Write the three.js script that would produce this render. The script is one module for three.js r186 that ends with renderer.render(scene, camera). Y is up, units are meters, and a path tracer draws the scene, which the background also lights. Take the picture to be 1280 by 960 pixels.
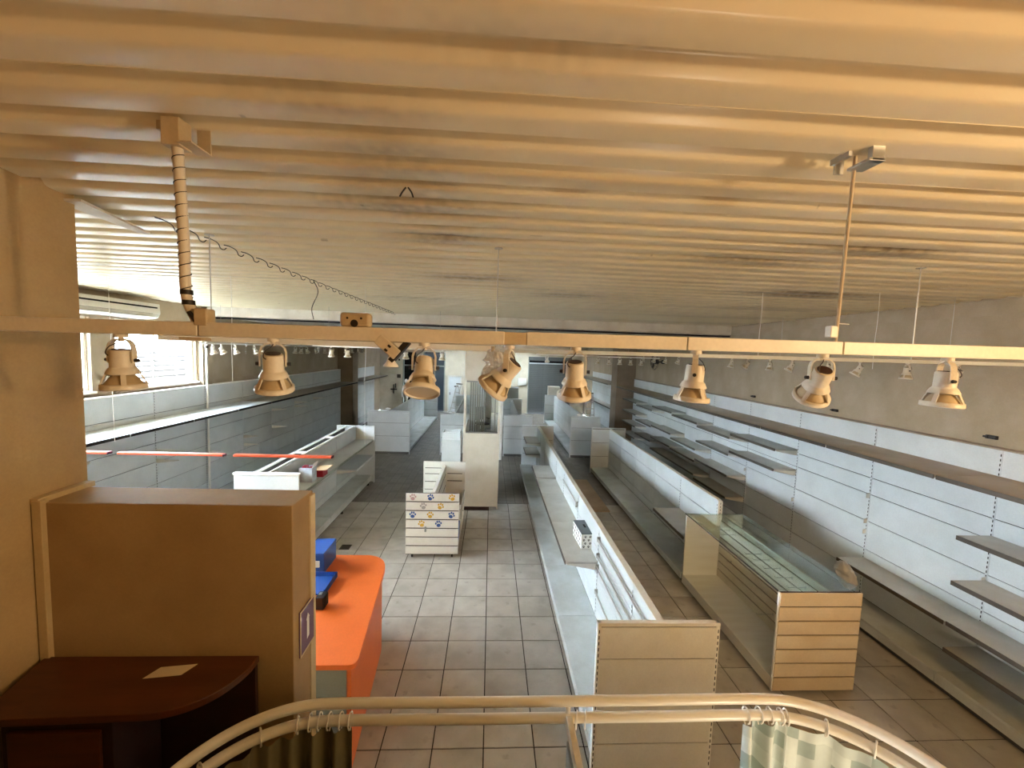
import * as THREE from 'three';
import { RoundedBoxGeometry } from 'three/addons/geometries/RoundedBoxGeometry.js';
import { mergeGeometries, toCreasedNormals } from 'three/addons/utils/BufferGeometryUtils.js';
import { RectAreaLightUniformsLib } from 'three/addons/lights/RectAreaLightUniformsLib.js';

// ------------------------------------------------------------------ camera, sky, lamps, exposure
RectAreaLightUniformsLib.init();
const scene = new THREE.Scene();
const F = 511.11, YAW = 0.0526623, PITCH = 0.0775548, ROLL = 0.0334111, EYE = 3.45;
const camera = new THREE.PerspectiveCamera(2 * Math.atan(480 / F) * 180 / Math.PI, 1280 / 960, 0.05, 200);
{
  const f = new THREE.Vector3(Math.sin(YAW) * Math.cos(PITCH), -Math.sin(PITCH), -Math.cos(YAW) * Math.cos(PITCH));
  const r = new THREE.Vector3().crossVectors(f, new THREE.Vector3(0, 1, 0)).normalize(), u = new THREE.Vector3().crossVectors(r, f);
  const c = Math.cos(ROLL), s = Math.sin(ROLL);
  const right = r.clone().multiplyScalar(c).addScaledVector(u, s), up = u.clone().multiplyScalar(c).addScaledVector(r, -s);
  camera.position.set(0, EYE, 0);
  camera.quaternion.setFromRotationMatrix(new THREE.Matrix4().makeBasis(right, up, f.clone().negate()));
}
const renderer = new THREE.WebGLRenderer();
renderer.toneMapping = THREE.LinearToneMapping;
renderer.toneMappingExposure = 10.6;
renderer.shadowMap.enabled = true;
scene.background = new THREE.Color().setRGB(0.84, 0.95, 1.12);      // an even overcast sky
scene.backgroundIntensity = 6.2;
const LAMP = { at: [1.75, 1.15, -0.5], color: [1, 0.88, 0.7], power: 0.38 };      // bulb in the right-hand fitting cabin, built further down
const LANDING = { at: [3.3, 3.66, 0.6], color: [1, 0.71, 0.41], power: 2.3 };     // bulb over the landing behind the camera

// ------------------------------------------------------------------ random, textures, materials
let seedState = 7;
function rnd() { seedState = (seedState * 1664525 + 1013904223) >>> 0; return seedState / 4294967296; }
const rr = (a, b) => a + (b - a) * rnd();
function lattice(n, seed) {
  let s = seed * 7919 + 13;
  const a = new Float32Array(n * n);
  for (let i = 0; i < n * n; i++) { s = (s * 1664525 + 1013904223) >>> 0; a[i] = s / 4294967296; }
  return a;
}
function noise(n, seed) {                      // tiling value noise on a unit square, n cells a side
  const a = lattice(n, seed);
  return (u, v) => {
    const x = u * n, y = v * n, x0 = Math.floor(x), y0 = Math.floor(y), fx = x - x0, fy = y - y0;
    const sx = fx * fx * (3 - 2 * fx), sy = fy * fy * (3 - 2 * fy), i = ((x0 % n) + n) % n, j = ((y0 % n) + n) % n, i1 = (i + 1) % n, j1 = (j + 1) % n;
    return (a[j * n + i] * (1 - sx) + a[j * n + i1] * sx) * (1 - sy) + (a[j1 * n + i] * (1 - sx) + a[j1 * n + i1] * sx) * sy;
  };
}
function fbm(seed, n0 = 4, oct = 5) {
  const ns = []; for (let k = 0; k < oct; k++) ns.push(noise(n0 << k, seed + k));
  return (u, v) => { let s = 0, w = 0.5, t = 0; for (const q of ns) { s += w * q(u, v); t += w; w *= 0.55; } return s / t; };
}
function tex(w, h, fn, srgb = true, repeat = [1, 1]) {
  const d = new Uint8Array(w * h * 4);
  for (let y = 0; y < h; y++) for (let x = 0; x < w; x++) {
    const c = fn(x / w, y / h), o = (y * w + x) * 4;
    for (let k = 0; k < 3; k++) d[o + k] = Math.max(0, Math.min(255, (c.length ? c[k] : c) * 255));
    d[o + 3] = 255;
  }
  const t = new THREE.DataTexture(d, w, h);
  t.wrapS = t.wrapT = THREE.RepeatWrapping; t.magFilter = THREE.LinearFilter; t.minFilter = THREE.LinearMipmapLinearFilter; t.generateMipmaps = true;
  if (srgb) t.colorSpace = THREE.SRGBColorSpace;
  t.repeat.set(...repeat); t.needsUpdate = true;
  return t;
}
const hex = (s) => { const n = parseInt(s.slice(1), 16); return [(n >> 16) / 255, ((n >> 8) & 255) / 255, (n & 255) / 255]; };
const mixc = (a, b, t) => [a[0] + (b[0] - a[0]) * t, a[1] + (b[1] - a[1]) * t, a[2] + (b[2] - a[2]) * t];
function mottled(base, alt, seed, amount = 1, n0 = 3, size = 256) {
  const f = fbm(seed, n0, 6), g = noise(size / 2, seed + 40);
  const A = hex(base), B = hex(alt);
  return tex(size, size, (u, v) => { const c = mixc(A, B, Math.min(1, Math.max(0, (f(u, v) - 0.35) * 2.2 * amount))), k = 1 + (g(u, v) - 0.5) * 0.035; return [c[0] * k, c[1] * k, c[2] * k]; });
}
function std(o) { return new THREE.MeshStandardMaterial(o); }
function paint(base, alt, seed, rough, o = {}) { return std({ map: mottled(base, alt, seed, o.amount ?? 1, o.n0 ?? 3), roughness: rough, metalness: 0, ...(o.mat || {}) }); }
const bumpy = tex(256, 256, (() => { const f = fbm(91, 24, 3); return (u, v) => f(u, v); })(), false);
const M = {
  white: paint('#d9dcdb', '#cfd2d0', 1, 0.38),              // enamelled shelving steel
  whiteWarm: paint('#dcd8cc', '#d0cabc', 2, 0.45),
  greyWhite: paint('#c9ccca', '#bdc1bf', 3, 0.42),
  deck: paint('#cfd3d1', '#bdc0bb', 4, 0.35, { amount: 1.3 }),
  shelfTop: paint('#c3c0b6', '#b3afa3', 5, 0.4, { amount: 1.2 }),
  canopy: paint('#a89a86', '#978973', 6, 0.5),
  rail: paint('#5b5246', '#4b4338', 7, 0.4),
  slot: std({ color: 0x17130f, roughness: 0.9 }),
  plinth: std({ color: 0x4a443d, roughness: 0.7 }),
  gap: std({ color: 0x6c6a64, roughness: 0.8 }),
  woodLight: null, wood: null,
  cream: paint('#dad2c0', '#ccc2ac', 8, 0.42),
  tubeWhite: paint('#f0ebe0', '#e2dccd', 26, 0.3),
  creamDark: paint('#c2b08f', '#b09c79', 9, 0.55),
  wallSide: paint('#b3a28a', '#a59479', 10, 0.85, { mat: { bumpMap: bumpy, bumpScale: 0.0012 } }),
  wallNear: paint('#bfa577', '#b0966a', 11, 0.85, { mat: { bumpMap: bumpy, bumpScale: 0.0012 } }),
  wallFar: paint('#cbc0aa', '#bdb199', 12, 0.85, { mat: { bumpMap: bumpy, bumpScale: 0.0012 } }),
  pillar: paint('#8d7c66', '#7e6d58', 13, 0.85),
  plaster: paint('#d8d2c4', '#c4bba9', 14, 0.8),
  parapet: paint('#a88a5a', '#98794b', 15, 0.75),
  trim: paint('#cdb78c', '#bda678', 16, 0.5),
  steel: std({ color: 0xb9b6ad, roughness: 0.35, metalness: 0.85 }),
  darkSteel: std({ color: 0x4d463d, roughness: 0.5, metalness: 0.6 }),
  black: std({ color: 0x16130f, roughness: 0.55 }),
  blackRubber: std({ color: 0x1c1815, roughness: 0.85 }),
  orange: paint('#e8712e', '#e06a28', 17, 0.42),
  orangeBar: std({ color: 0xe86a4a, roughness: 0.4 }),
  barCap: std({ color: 0x5a2340, roughness: 0.5 }),
  greyFront: paint('#8f938c', '#84887f', 18, 0.6),
  blue: std({ color: 0x2a55a4, roughness: 0.42 }),
  red: std({ color: 0x8e1626, roughness: 0.5 }),
  cardboard: paint('#d3b48d', '#c5a57c', 19, 0.8),
  paper: std({ color: 0xd9c7a2, roughness: 0.85 }),
  grout: std({ color: 0x352e27, roughness: 0.95 }),
  farGrout: std({ color: 0x4a4640, roughness: 0.95 }),
  shutter: paint('#666865', '#575956', 20, 0.5),
  dark: std({ color: 0x12100e, roughness: 0.9 }),
  doorGlass: std({ color: 0x39434c, roughness: 0.18, metalness: 0.1 }),
  glass: new THREE.MeshPhysicalMaterial({ color: 0xf9fcfb, roughness: 0.03, transmission: 1, thickness: 0, ior: 1.5 }),
  glassGreen: new THREE.MeshPhysicalMaterial({ color: 0xf0f7f3, roughness: 0.04, transmission: 1, thickness: 0, ior: 1.5 }),
  plastic: new THREE.MeshPhysicalMaterial({ color: 0xf4f1ea, roughness: 0.18, transmission: 0.45, thickness: 0, ior: 1.45, side: THREE.DoubleSide }),
  slatEdge: paint('#dac7a9', '#cdb795', 21, 0.55),
  slatPale: paint('#d8d0bf', '#cbc2af', 25, 0.5),
  groove: std({ color: 0x35261a, roughness: 0.9 }),
  curtainDark: paint('#837d62', '#706b52', 22, 0.95),
  ribbed: std({ color: 0x77726a, roughness: 0.7 }),
  mannequin: std({ color: 0xd9d2c7, roughness: 0.6 }),
  board: paint('#b69a78', '#a68a68', 23, 0.6),
  roofTile: paint('#a8a098', '#8f877e', 24, 0.9),
  lensGlass: std({ color: 0xcfc3ae, roughness: 0.25 }),
  white1: std({ color: 0xf0ede6, roughness: 0.5 }),
};
{
  const f = fbm(31, 6, 5), g = fbm(33, 3, 4);
  const wood = (a, b, su) => { const A = hex(a), B = hex(b); return tex(256, 256, (u, v) => { const t = f(u * 0.5, v * 6 % 1), k = g(u, v); return mixc(A, B, Math.min(1, t * 0.9 + k * su)); }); };
  M.wood = std({ map: wood('#6a3a1a', '#4a260f', 0.35), roughness: 0.38 });
  M.woodLight = std({ map: wood('#e9e5dc', '#dcd5c8', 0.25), roughness: 0.55 });
  M.woodDark = std({ map: wood('#3a1c0d', '#2a130a', 0.3), roughness: 0.5 });
  const fl = fbm(51, 4, 6), fs = noise(120, 55), fd = fbm(57, 10, 4);
  M.tiles = [['#bdb6aa', '#a69e91'], ['#b8b0a3', '#a0978a'], ['#c2bbaf', '#aaa295']].map(([a, b], i) => {
    const A = hex(a), B = hex(b), D = hex('#7d7469');
    const map = tex(512, 512, (u, v) => { let c = mixc(A, B, Math.min(1, Math.max(0, (fl(u, v) - 0.3) * 1.9))); const s = fs(u, v), d = fd(u, v); if (s > 0.955) c = mixc(c, D, 0.35); if (d > 0.7) c = mixc(c, D, Math.min(0.3, (d - 0.7) * 2.2)); return c; });
    map.offset.set(i * 0.37, i * 0.61);
    return std({ map, roughness: 0.36 });
  });
  const A = hex('#9b9388'), B = hex('#7b7368');
  M.farTile = std({ map: tex(256, 256, (u, v) => mixc(A, B, fl(u, v))), roughness: 0.5 });
}
// checked print of the right-hand curtain
{
  const f = fbm(61, 8, 4), A = hex('#c6d0cc'), B = hex('#a3b2ad'), C = hex('#d3dcd8');
  M.curtainCheck = std({ map: tex(256, 256, (u, v) => { const i = Math.floor(u * 6), j = Math.floor(v * 6), c = [A, B, C][(i * 2 + j * 1 + ((i * j) % 2)) % 3], k = 0.95 + 0.1 * f(u, v); return [c[0] * k, c[1] * k, c[2] * k]; }), roughness: 0.92, side: THREE.DoubleSide });
}
// ceiling sheets: cream paint with grime patches where the photograph shows them
{
  const W = 1536, H = 1024, f = fbm(71, 5, 6), st = noise(90, 77), fine = noise(420, 79), A = hex('#eadfc2'), B = hex('#d9caa6'), D = hex('#4d412f');
  // u spans x -6.3..5.7 (12 m), v spans z 3..-9.1 (12.1 m)
  const spots = [[-0.45, -2.25, 0.5, 0.16, 0.55], [-0.35, -2.75, 0.35, 0.2, 0.6], [-0.4, -1.75, 0.3, 0.3, 0.32], [-0.55, -1.3, 0.35, 0.1, 0.4], [2.6, -2.6, 0.5, 0.22, 0.6], [1.9, -3.0, 0.6, 0.3, 0.3], [0.9, -5.2, 0.5, 0.3, 0.45], [-0.2, -4.3, 0.5, 0.25, 0.5], [3.4, -4.4, 0.7, 0.3, 0.4], [-1.2, -6.4, 0.8, 0.5, 0.3], [-3.9, -4.4, 0.9, 0.12, 0.35], [0.1, -1.05, 0.5, 0.14, 0.3]];
  const map = tex(W, H, (u, v) => {
    const x = -6.3 + u * 12, z = 3 - v * 12.1;
    let c = mixc(A, B, f(u, v)), d = 0;
    const streak = f((u * 0.6) % 1, (v * 9) % 1);
    for (const [sx, sz, rx, rz, a] of spots) { const q = ((x - sx) / rx) ** 2 + ((z - sz) / rz) ** 2; if (q < 4) d += a * Math.exp(-q * 1.3) * Math.max(0, (streak - 0.3) * 2.6) * (0.6 + 0.8 * fine(u, v)); }
    if (z < -3.2) d += Math.max(0, streak - 0.62) * 0.9;
    if (st(u, v) > 0.985) d += 0.25;
    return mixc(c, D, Math.min(0.75, d));
  });
  map.wrapS = map.wrapT = THREE.ClampToEdgeWrapping;
  M.ceiling = std({ map, roughness: 0.3 });
}

// ------------------------------------------------------------------ geometry helpers
function metricUV(g, ox = 0, oy = 0, s = 1) {
  if (g.index) g = g.toNonIndexed();
  const p = g.attributes.position, uv = new Float32Array(p.count * 2), a = new THREE.Vector3(), b = new THREE.Vector3(), c = new THREE.Vector3();
  for (let i = 0; i < p.count; i += 3) {
    a.fromBufferAttribute(p, i); b.fromBufferAttribute(p, i + 1); c.fromBufferAttribute(p, i + 2);
    const n = b.clone().sub(a).cross(c.clone().sub(a)), x = Math.abs(n.x), y = Math.abs(n.y), z = Math.abs(n.z);
    [a, b, c].forEach((q, k) => {
      const [u, v] = y >= x && y >= z ? [q.x, q.z] : x >= z ? [q.z, q.y] : [q.x, q.y];
      uv[(i + k) * 2] = u * s + ox; uv[(i + k) * 2 + 1] = v * s + oy;
    });
  }
  g.setAttribute('uv', new THREE.BufferAttribute(uv, 2));
  return g;
}
function clean(g) { g = g.index ? g.toNonIndexed() : g; for (const k of Object.keys(g.attributes)) if (!['position', 'normal', 'uv'].includes(k)) g.deleteAttribute(k); if (!g.attributes.uv) metricUV(g); g.morphAttributes = {}; g.clearGroups?.(); return g; }
const join = (list) => mergeGeometries(list.map(clean));
const at = (g, x, y, z) => { g.translate(x, y, z); return g; };
// box from bounds
function bb(x0, x1, y0, y1, z0, z1, r = 0) {
  const w = Math.abs(x1 - x0), h = Math.abs(y1 - y0), d = Math.abs(z1 - z0), m = Math.min(w, h, d);
  const g = r > 0 && m > r * 2.2 ? new RoundedBoxGeometry(w, h, d, 1, r) : new THREE.BoxGeometry(w, h, d);
  return metricUV(at(g, (x0 + x1) / 2, (y0 + y1) / 2, (z0 + z1) / 2), rnd(), rnd());
}
function cyl(r0, r1, h, n = 20, open = false) { return new THREE.CylinderGeometry(r0, r1, h, n, 1, open); }
function rod(a, b, r, n = 8) {
  const A = new THREE.Vector3(...a), B = new THREE.Vector3(...b), d = B.clone().sub(A), g = cyl(r, r, d.length(), n);
  g.applyQuaternion(new THREE.Quaternion().setFromUnitVectors(new THREE.Vector3(0, 1, 0), d.normalize()));
  return at(g, (A.x + B.x) / 2, (A.y + B.y) / 2, (A.z + B.z) / 2);
}
function tube(pts, r, seg = 40, n = 8, closed = false) { return new THREE.TubeGeometry(new THREE.CatmullRomCurve3(pts.map((p) => new THREE.Vector3(...p)), closed, 'centripetal'), seg, r, n, closed); }
function plate(shapePts, depth, bevel = 0.003) {   // outline in x,y extruded along z
  const s = new THREE.Shape(shapePts.map(([x, y]) => new THREE.Vector2(x, y)));
  return new THREE.ExtrudeGeometry(s, { depth, bevelEnabled: bevel > 0, bevelThickness: bevel, bevelSize: bevel, bevelSegments: 1, curveSegments: 12 });
}
const used = new Map();
function numbered(name) { const k = used.get(name) || 0; used.set(name, k + 1); return k ? `${name}_${String(k).padStart(3, '0')}` : name; }
function mesh(name, geo, mat, parent) {
  const m = new THREE.Mesh(geo, mat); m.name = numbered(name); m.castShadow = m.receiveShadow = true; parent.add(m); return m;
}
function multi(name, geos, mat, parent) { return geos.map((g) => mesh(name, clean(g), mat, parent)); }
function thing(name, label, category, group, pos = [0, 0, 0]) {
  const o = new THREE.Group(); o.name = numbered(name); o.position.set(...pos); scene.add(o);
  o.userData = { label, category }; if (group) o.userData.group = group;
  return o;
}
function solo(name, geo, mat, label, category, group) { const m = mesh(name, geo, mat, scene); m.userData = { label, category }; if (group) m.userData.group = group; return m; }
function struct(name) { const o = new THREE.Group(); o.name = numbered(name); o.userData = { kind: 'structure' }; scene.add(o); return o; }
function structMesh(name, geo, mat) { const m = mesh(name, geo, mat, scene); m.userData = { kind: 'structure' }; return m; }
function copy(src, label, pos, rotY) {
  const c = src.clone(); c.name = numbered(src.name.replace(/_\d{3}$/, '')); c.userData = { ...src.userData, label };
  c.traverse((o) => { if (o !== c) o.name = numbered(o.name.replace(/_\d{3,}$/, '')); });
  if (pos) c.position.set(...pos); if (rotY !== undefined) c.rotation.y = rotY; scene.add(c); return c;
}
const ORD = ['first', 'second', 'third', 'fourth', 'fifth', 'sixth', 'seventh', 'eighth', 'ninth', 'tenth', 'eleventh', 'twelfth', 'thirteenth', 'fourteenth', 'fifteenth', 'sixteenth'];

// ------------------------------------------------------------------ the setting
const XR = 5.42, XL = -6.15, YC = 4.19, ZB = -9.05, ZF = -23, ZN = 2.6, YC2 = 4.02;
// floor: large tiles to z -9.09, small ones beyond
{
  const floor = struct('floor'), T = 0.444, X0 = 0.0304, D0 = 5.09, Rlast = 8, g = 0.011;
  mesh('grout_bed', bb(XL, XR, -0.14, -0.008, -9.086, ZN), M.grout, floor);
  const geos = [];
  for (let k = 0; k < 5; k++) geos.push(metricUV(at(new RoundedBoxGeometry(T - g, 0.014, T - g, 1, 0.0025), 0, -0.007, 0), k * 0.23, k * 0.41));
  const cells = [];
  for (let r = -16; r <= Rlast; r++) for (let c = -14; c < 12; c++) {
    const x = X0 + (c + 0.5) * T, z = -(D0 + (r + 0.5) * T);
    if (x < XL + 0.1 || x > XR - 0.1 || z > 1.9) continue;
    const sx = 640 + F * ((x / -z) - YAW), sy = 440 + F * EYE / -z;          // roughly where it shows
    const hidden = (x > 1.05 && x < 1.8 && z > -11.6 && z < -3.2) || (x > 3.15 && x < 3.75) || (x > 5) || (x < -3.2 && z > -6.5) || (x < -5.7) || (x < -1.1 && z > -4.6) || (x > -1.2 && x < -0.55 && z < -6.7 && z > -8.1);
    const seen = z < -2.2 && sx > -20 && sx < 1300 && sy < 990 && !hidden;
    cells.push({ x, z, seen, d: Math.hypot(x, z, EYE) });
  }
  cells.sort((a, b) => (b.seen - a.seen) || (a.d - b.d));
  const rest = [];
  cells.forEach((q, i) => {
    const geo = geos[Math.floor(rnd() * 5)], dy = rr(-0.0012, 0.0012);
    if (i < 300 && q.seen) { const m = mesh('tile', geo, M.tiles[Math.floor(rnd() * 3)], floor); m.position.set(q.x, dy, q.z); m.rotation.set(rr(-1, 1) * 0.0015, Math.floor(rnd() * 4) * Math.PI / 2, rr(-1, 1) * 0.0015); }
    else rest.push(at(geo.clone(), q.x, dy, q.z));
  });
  const m = mesh('tiles', join(rest), M.tiles[0], floor); m.userData.kind = 'stuff';
  // rear floor: small square tiles
  mesh('rear_grout_bed', bb(XL, XR, -0.14, -0.006, ZF, -9.086), M.farGrout, floor);
  const S = 0.2, nx = Math.floor((XR - XL) / S), nz = Math.floor((-9.09 - ZF) / S);
  const inst = new THREE.InstancedMesh(metricUV(new THREE.BoxGeometry(S - 0.008, 0.012, S - 0.008)), M.farTile, nx * nz);
  inst.name = numbered('small_tiles'); inst.userData.kind = 'stuff'; inst.receiveShadow = true;
  const mt = new THREE.Matrix4(), col = new THREE.Color(); let k = 0;
  for (let i = 0; i < nx; i++) for (let j = 0; j < nz; j++) { mt.makeTranslation(XL + (i + 0.5) * S, -0.006 + rr(-0.001, 0.001), -9.095 - (j + 0.5) * S); inst.setMatrixAt(k, mt); const t = rr(0.82, 1.08); inst.setColorAt(k++, col.setRGB(t, t, t)); }
  floor.add(inst);
}
// corrugated ceiling over the front hall
{
  const ceil = struct('ceiling'), P = 0.214, Z1 = -1.66;
  const x0 = XL - 0.1, x1 = XR + 0.1, t = 0.004;
  // underside profile of one rib: low flat, slope up, high flat, slope down (z offset toward the rear, y)
  const under = [[0, 0], [0.006, 0.006], [0.016, 0.038], [0.024, 0.048], [0.068, 0.049], [0.078, 0.0475], [0.084, 0.044], [0.114, 0.007], [0.124, 0.003], [0.136, 0.0005], [0.18, -0.001], [0.2145, -0.002]];
  for (let k = -20; k < 36; k++) {
    const z = Z1 - k * P; if (z > ZN || z - P < ZB - 0.05) continue;
    const jy = rr(-0.0025, 0.0025), pts = [...under.map(([d, y]) => [-(z - d), y]), ...under.slice().reverse().map(([d, y]) => [-(z - d), y + t + (d > 0.2 ? 0.002 : 0)])];
    const g = clean(plate(pts.map(([a, y]) => [a, YC + y + jy]), x1 - x0, 0));
    g.applyMatrix4(new THREE.Matrix4().makeBasis(new THREE.Vector3(0, 0, -1), new THREE.Vector3(0, 1, 0), new THREE.Vector3(1, 0, 0)));
    g.translate(x0, 0, 0);
    const p = g.attributes.position, uv = g.attributes.uv;
    for (let i = 0; i < p.count; i++) uv.setXY(i, (p.getX(i) + 6.3) / 12, (3 - p.getZ(i)) / 12.1);
    mesh('ceiling_rib', toCreasedNormals(g, 0.6), M.ceiling, ceil);
  }
  mesh('roof_slab', bb(XL - 0.3, XR + 0.3, YC + 0.07, YC + 0.25, ZB - 0.2, ZN + 0.2), M.plaster, ceil);
  {
    const a = XL - 0.2, b = XR + 0.2, z0 = -20.6, z1 = -21.5, holes = [[-2.6, -1.4], [1.0, 2.4]], P = [[a, b, ZB - 0.22, z0], [a, b, z1, ZF - 0.2]];
    let x = a; for (const [p, q] of holes) { P.push([x, p, z0, z1]); x = q; } P.push([x, b, z0, z1]);
    mesh('rear_ceiling', join(P.map(([p, q, u, v]) => bb(p, q, YC2, YC2 + 0.12, v, u))), M.plaster, ceil);
    for (const [p, q] of holes) mesh('skylight_pane', bb(p - 0.05, q + 0.05, YC2 + 0.121, YC2 + 0.126, z1 - 0.05, z0 + 0.05), M.glass, ceil);
  }
  structMesh('trim_1', join([bb(XL, XR, 4.0, YC + 0.06, ZB - 0.2, ZB - 0.03)]), M.plaster);                  // beam where the front roof ends
  structMesh('trim_2', bb(XL, XR, 3.955, 3.985, ZB - 0.18, ZB - 0.06, 0.004), M.dark);                       // dark gap strip under the beam
}
// walls
structMesh('wall_right', join([bb(XR, XR + 0.2, 0, YC + 0.2, ZF - 0.2, ZN + 0.2), bb(XR - 0.012, XR, 4.02, YC - 0.01, ZB, ZN)]), M.wallSide);
const SILL = 2.63, HEAD = 3.78, W1 = [-2.7, -6.62], W2 = [-7.04, -8.86];
{
  const o = -0.2, L = XL + o;
  structMesh('wall_left', join([bb(L, XL, 0, SILL, ZF - 0.2, ZN), bb(L, XL, HEAD, YC + 0.2, ZF - 0.2, ZN), bb(L, XL, SILL, HEAD, W1[0], ZN), bb(L, XL, SILL, HEAD, W2[0], W1[1]), bb(L, XL, SILL, HEAD, ZF - 0.2, W2[1])]), M.wallSide);
  structMesh('wall_front', bb(XL - 0.2, XR + 0.2, 0, YC + 0.2, ZN, ZN + 0.2), M.wallNear);
  // windows: white frame, mullions, panes
  const win = (z0, z1, cuts) => {
    const w = struct('window'); const X = XL - 0.09;
    multi('window_frame', [bb(X - 0.03, X + 0.03, SILL, SILL + 0.05, z1, z0, 0.004), bb(X - 0.03, X + 0.03, HEAD - 0.05, HEAD, z1, z0, 0.004), bb(X - 0.03, X + 0.03, SILL + 0.05, HEAD - 0.05, z0 - 0.05, z0, 0.004), bb(X - 0.03, X + 0.03, SILL + 0.05, HEAD - 0.05, z1, z1 + 0.05, 0.004)], M.white1, w);
    const e = [z0 - 0.05, ...cuts, z1 + 0.05];
    cuts.forEach((c) => mesh('mullion', bb(X - 0.015, X + 0.015, SILL + 0.05, HEAD - 0.05, c - 0.012, c + 0.012, 0.003), M.steel, w));
    for (let i = 0; i + 1 < e.length; i++) mesh('pane', bb(X - 0.003, X + 0.003, SILL + 0.045, HEAD - 0.045, e[i + 1], e[i]), M.glass, w);
    mesh('window_sill', bb(XL - 0.06, XL + 0.05, SILL - 0.035, SILL + 0.004, z1 - 0.03, z0 + 0.03, 0.006), M.white1, w);
    w.name = cuts.length > 2 ? 'window_1' : 'window_2';
  };
  win(...W1, [-3.7, -4.7, -5.7]); win(...W2, [-7.9]);
}
// far wall with its openings
{
  const o = [[-4.88, -4.13, 3.27], [-3.75, -2.55, 3.3], [-2.36, -1.66, 1.99], [2.1, 4.56, 3.24]], zs = [ZF - 0.2, ZF], parts = [];
  let x = XL - 0.2;
  for (const [a, b, h] of o) { parts.push(bb(x, a, 0, YC2 + 0.1, ...zs), bb(a, b, h, YC2 + 0.1, ...zs)); x = b; }
  parts.push(bb(x, XR + 0.2, 0, YC2 + 0.1, ...zs));
  structMesh('wall_back', join(parts), M.wallFar);
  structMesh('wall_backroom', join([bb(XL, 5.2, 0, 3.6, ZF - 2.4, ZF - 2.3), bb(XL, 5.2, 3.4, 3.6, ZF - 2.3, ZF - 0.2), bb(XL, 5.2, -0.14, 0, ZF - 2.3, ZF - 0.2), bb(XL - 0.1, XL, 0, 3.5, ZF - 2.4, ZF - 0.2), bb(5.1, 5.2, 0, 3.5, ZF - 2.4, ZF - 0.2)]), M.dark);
  const d1 = struct('door_1');        // dark open doorway with a transom
  mesh('door_frame', join([bb(-4.88, -4.83, 0, 3.27, ZF - 0.15, ZF + 0.03), bb(-4.18, -4.13, 0, 3.27, ZF - 0.15, ZF + 0.03), bb(-4.88, -4.13, 2.5, 2.57, ZF - 0.15, ZF + 0.03)]), M.greyFront, d1);
  const d2 = struct('door_2');        // tall dark glass door
  mesh('door_frame', join([bb(-3.75, -3.69, 0, 3.3, ZF - 0.12, ZF + 0.03), bb(-2.61, -2.55, 0, 3.3, ZF - 0.12, ZF + 0.03), bb(-3.75, -2.55, 2.5, 2.58, ZF - 0.12, ZF + 0.03), bb(-3.16, -3.1, 0, 2.5, ZF - 0.12, ZF + 0.02)]), M.greyFront, d2);
  for (const [a, b] of [[-3.69, -3.16], [-3.1, -2.61]]) mesh('pane', bb(a, b, 0.05, 2.5, ZF - 0.06, ZF - 0.04), M.doorGlass, d2);
  mesh('pane', bb(-3.69, -2.61, 2.58, 3.26, ZF - 0.06, ZF - 0.04), M.doorGlass, d2);
  const d3 = struct('door_3');        // white hinged door
  mesh('door_leaf', bb(-2.33, -1.69, 0.01, 1.96, ZF - 0.06, ZF + 0.01, 0.006), M.white, d3);
  mesh('door_frame', join([bb(-2.4, -2.33, 0, 2.04, ZF - 0.1, ZF + 0.04), bb(-1.69, -1.62, 0, 2.04, ZF - 0.1, ZF + 0.04), bb(-2.4, -1.62, 1.96, 2.04, ZF - 0.1, ZF + 0.04)]), M.whiteWarm, d3);
  mesh('door_handle', bb(-2.28, -2.24, 0.95, 1.1, ZF + 0.01, ZF + 0.06, 0.01), M.darkSteel, d3);
  solo('door_plate', bb(-2.02, -1.78, 1.4, 1.47, ZF + 0.012, ZF + 0.022, 0.003), M.black, 'small dark plate fixed on the white far door', 'sign');
  // roller shutter
  const sh = struct('door_4');
  const slats = []; for (let y = 0.03; y < 2.85; y += 0.105) { const g = plate([[0, 0], [0.02, 0.012], [0.026, 0.05], [0.02, 0.088], [0, 0.1]], 2.44, 0); g.rotateY(Math.PI / 2); slats.push(at(g, 2.11, y, ZF - 0.05)); }
  const sm = mesh('shutter_slats', join(slats), M.shutter, sh); sm.userData.kind = 'stuff';
  mesh('shutter_box', join([bb(2.1, 4.56, 3.02, 3.24, ZF - 0.16, ZF + 0.06, 0.01)]), M.shutter, sh);
  mesh('shutter_guide', join([bb(2.1, 2.15, 0, 3.05, ZF - 0.08, ZF + 0.03), bb(4.51, 4.56, 0, 3.05, ZF - 0.08, ZF + 0.03)]), M.greyFront, sh);
  mesh('bottom_bar', bb(2.12, 4.54, 2.84, 2.9, ZF - 0.05, ZF + 0.02), M.greyWhite, sh);
}
structMesh('pillar_left', bb(XL, -5.55, 0, YC2, -17.4, -16.75), M.pillar);
structMesh('pillar_right', bb(4.72, XR, 0, YC2, -15.75, -15.05), M.pillar);
structMesh('pillar_window', bb(XL, XL + 0.1, 0, YC, -9.2, -8.92), M.wallSide);

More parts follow.
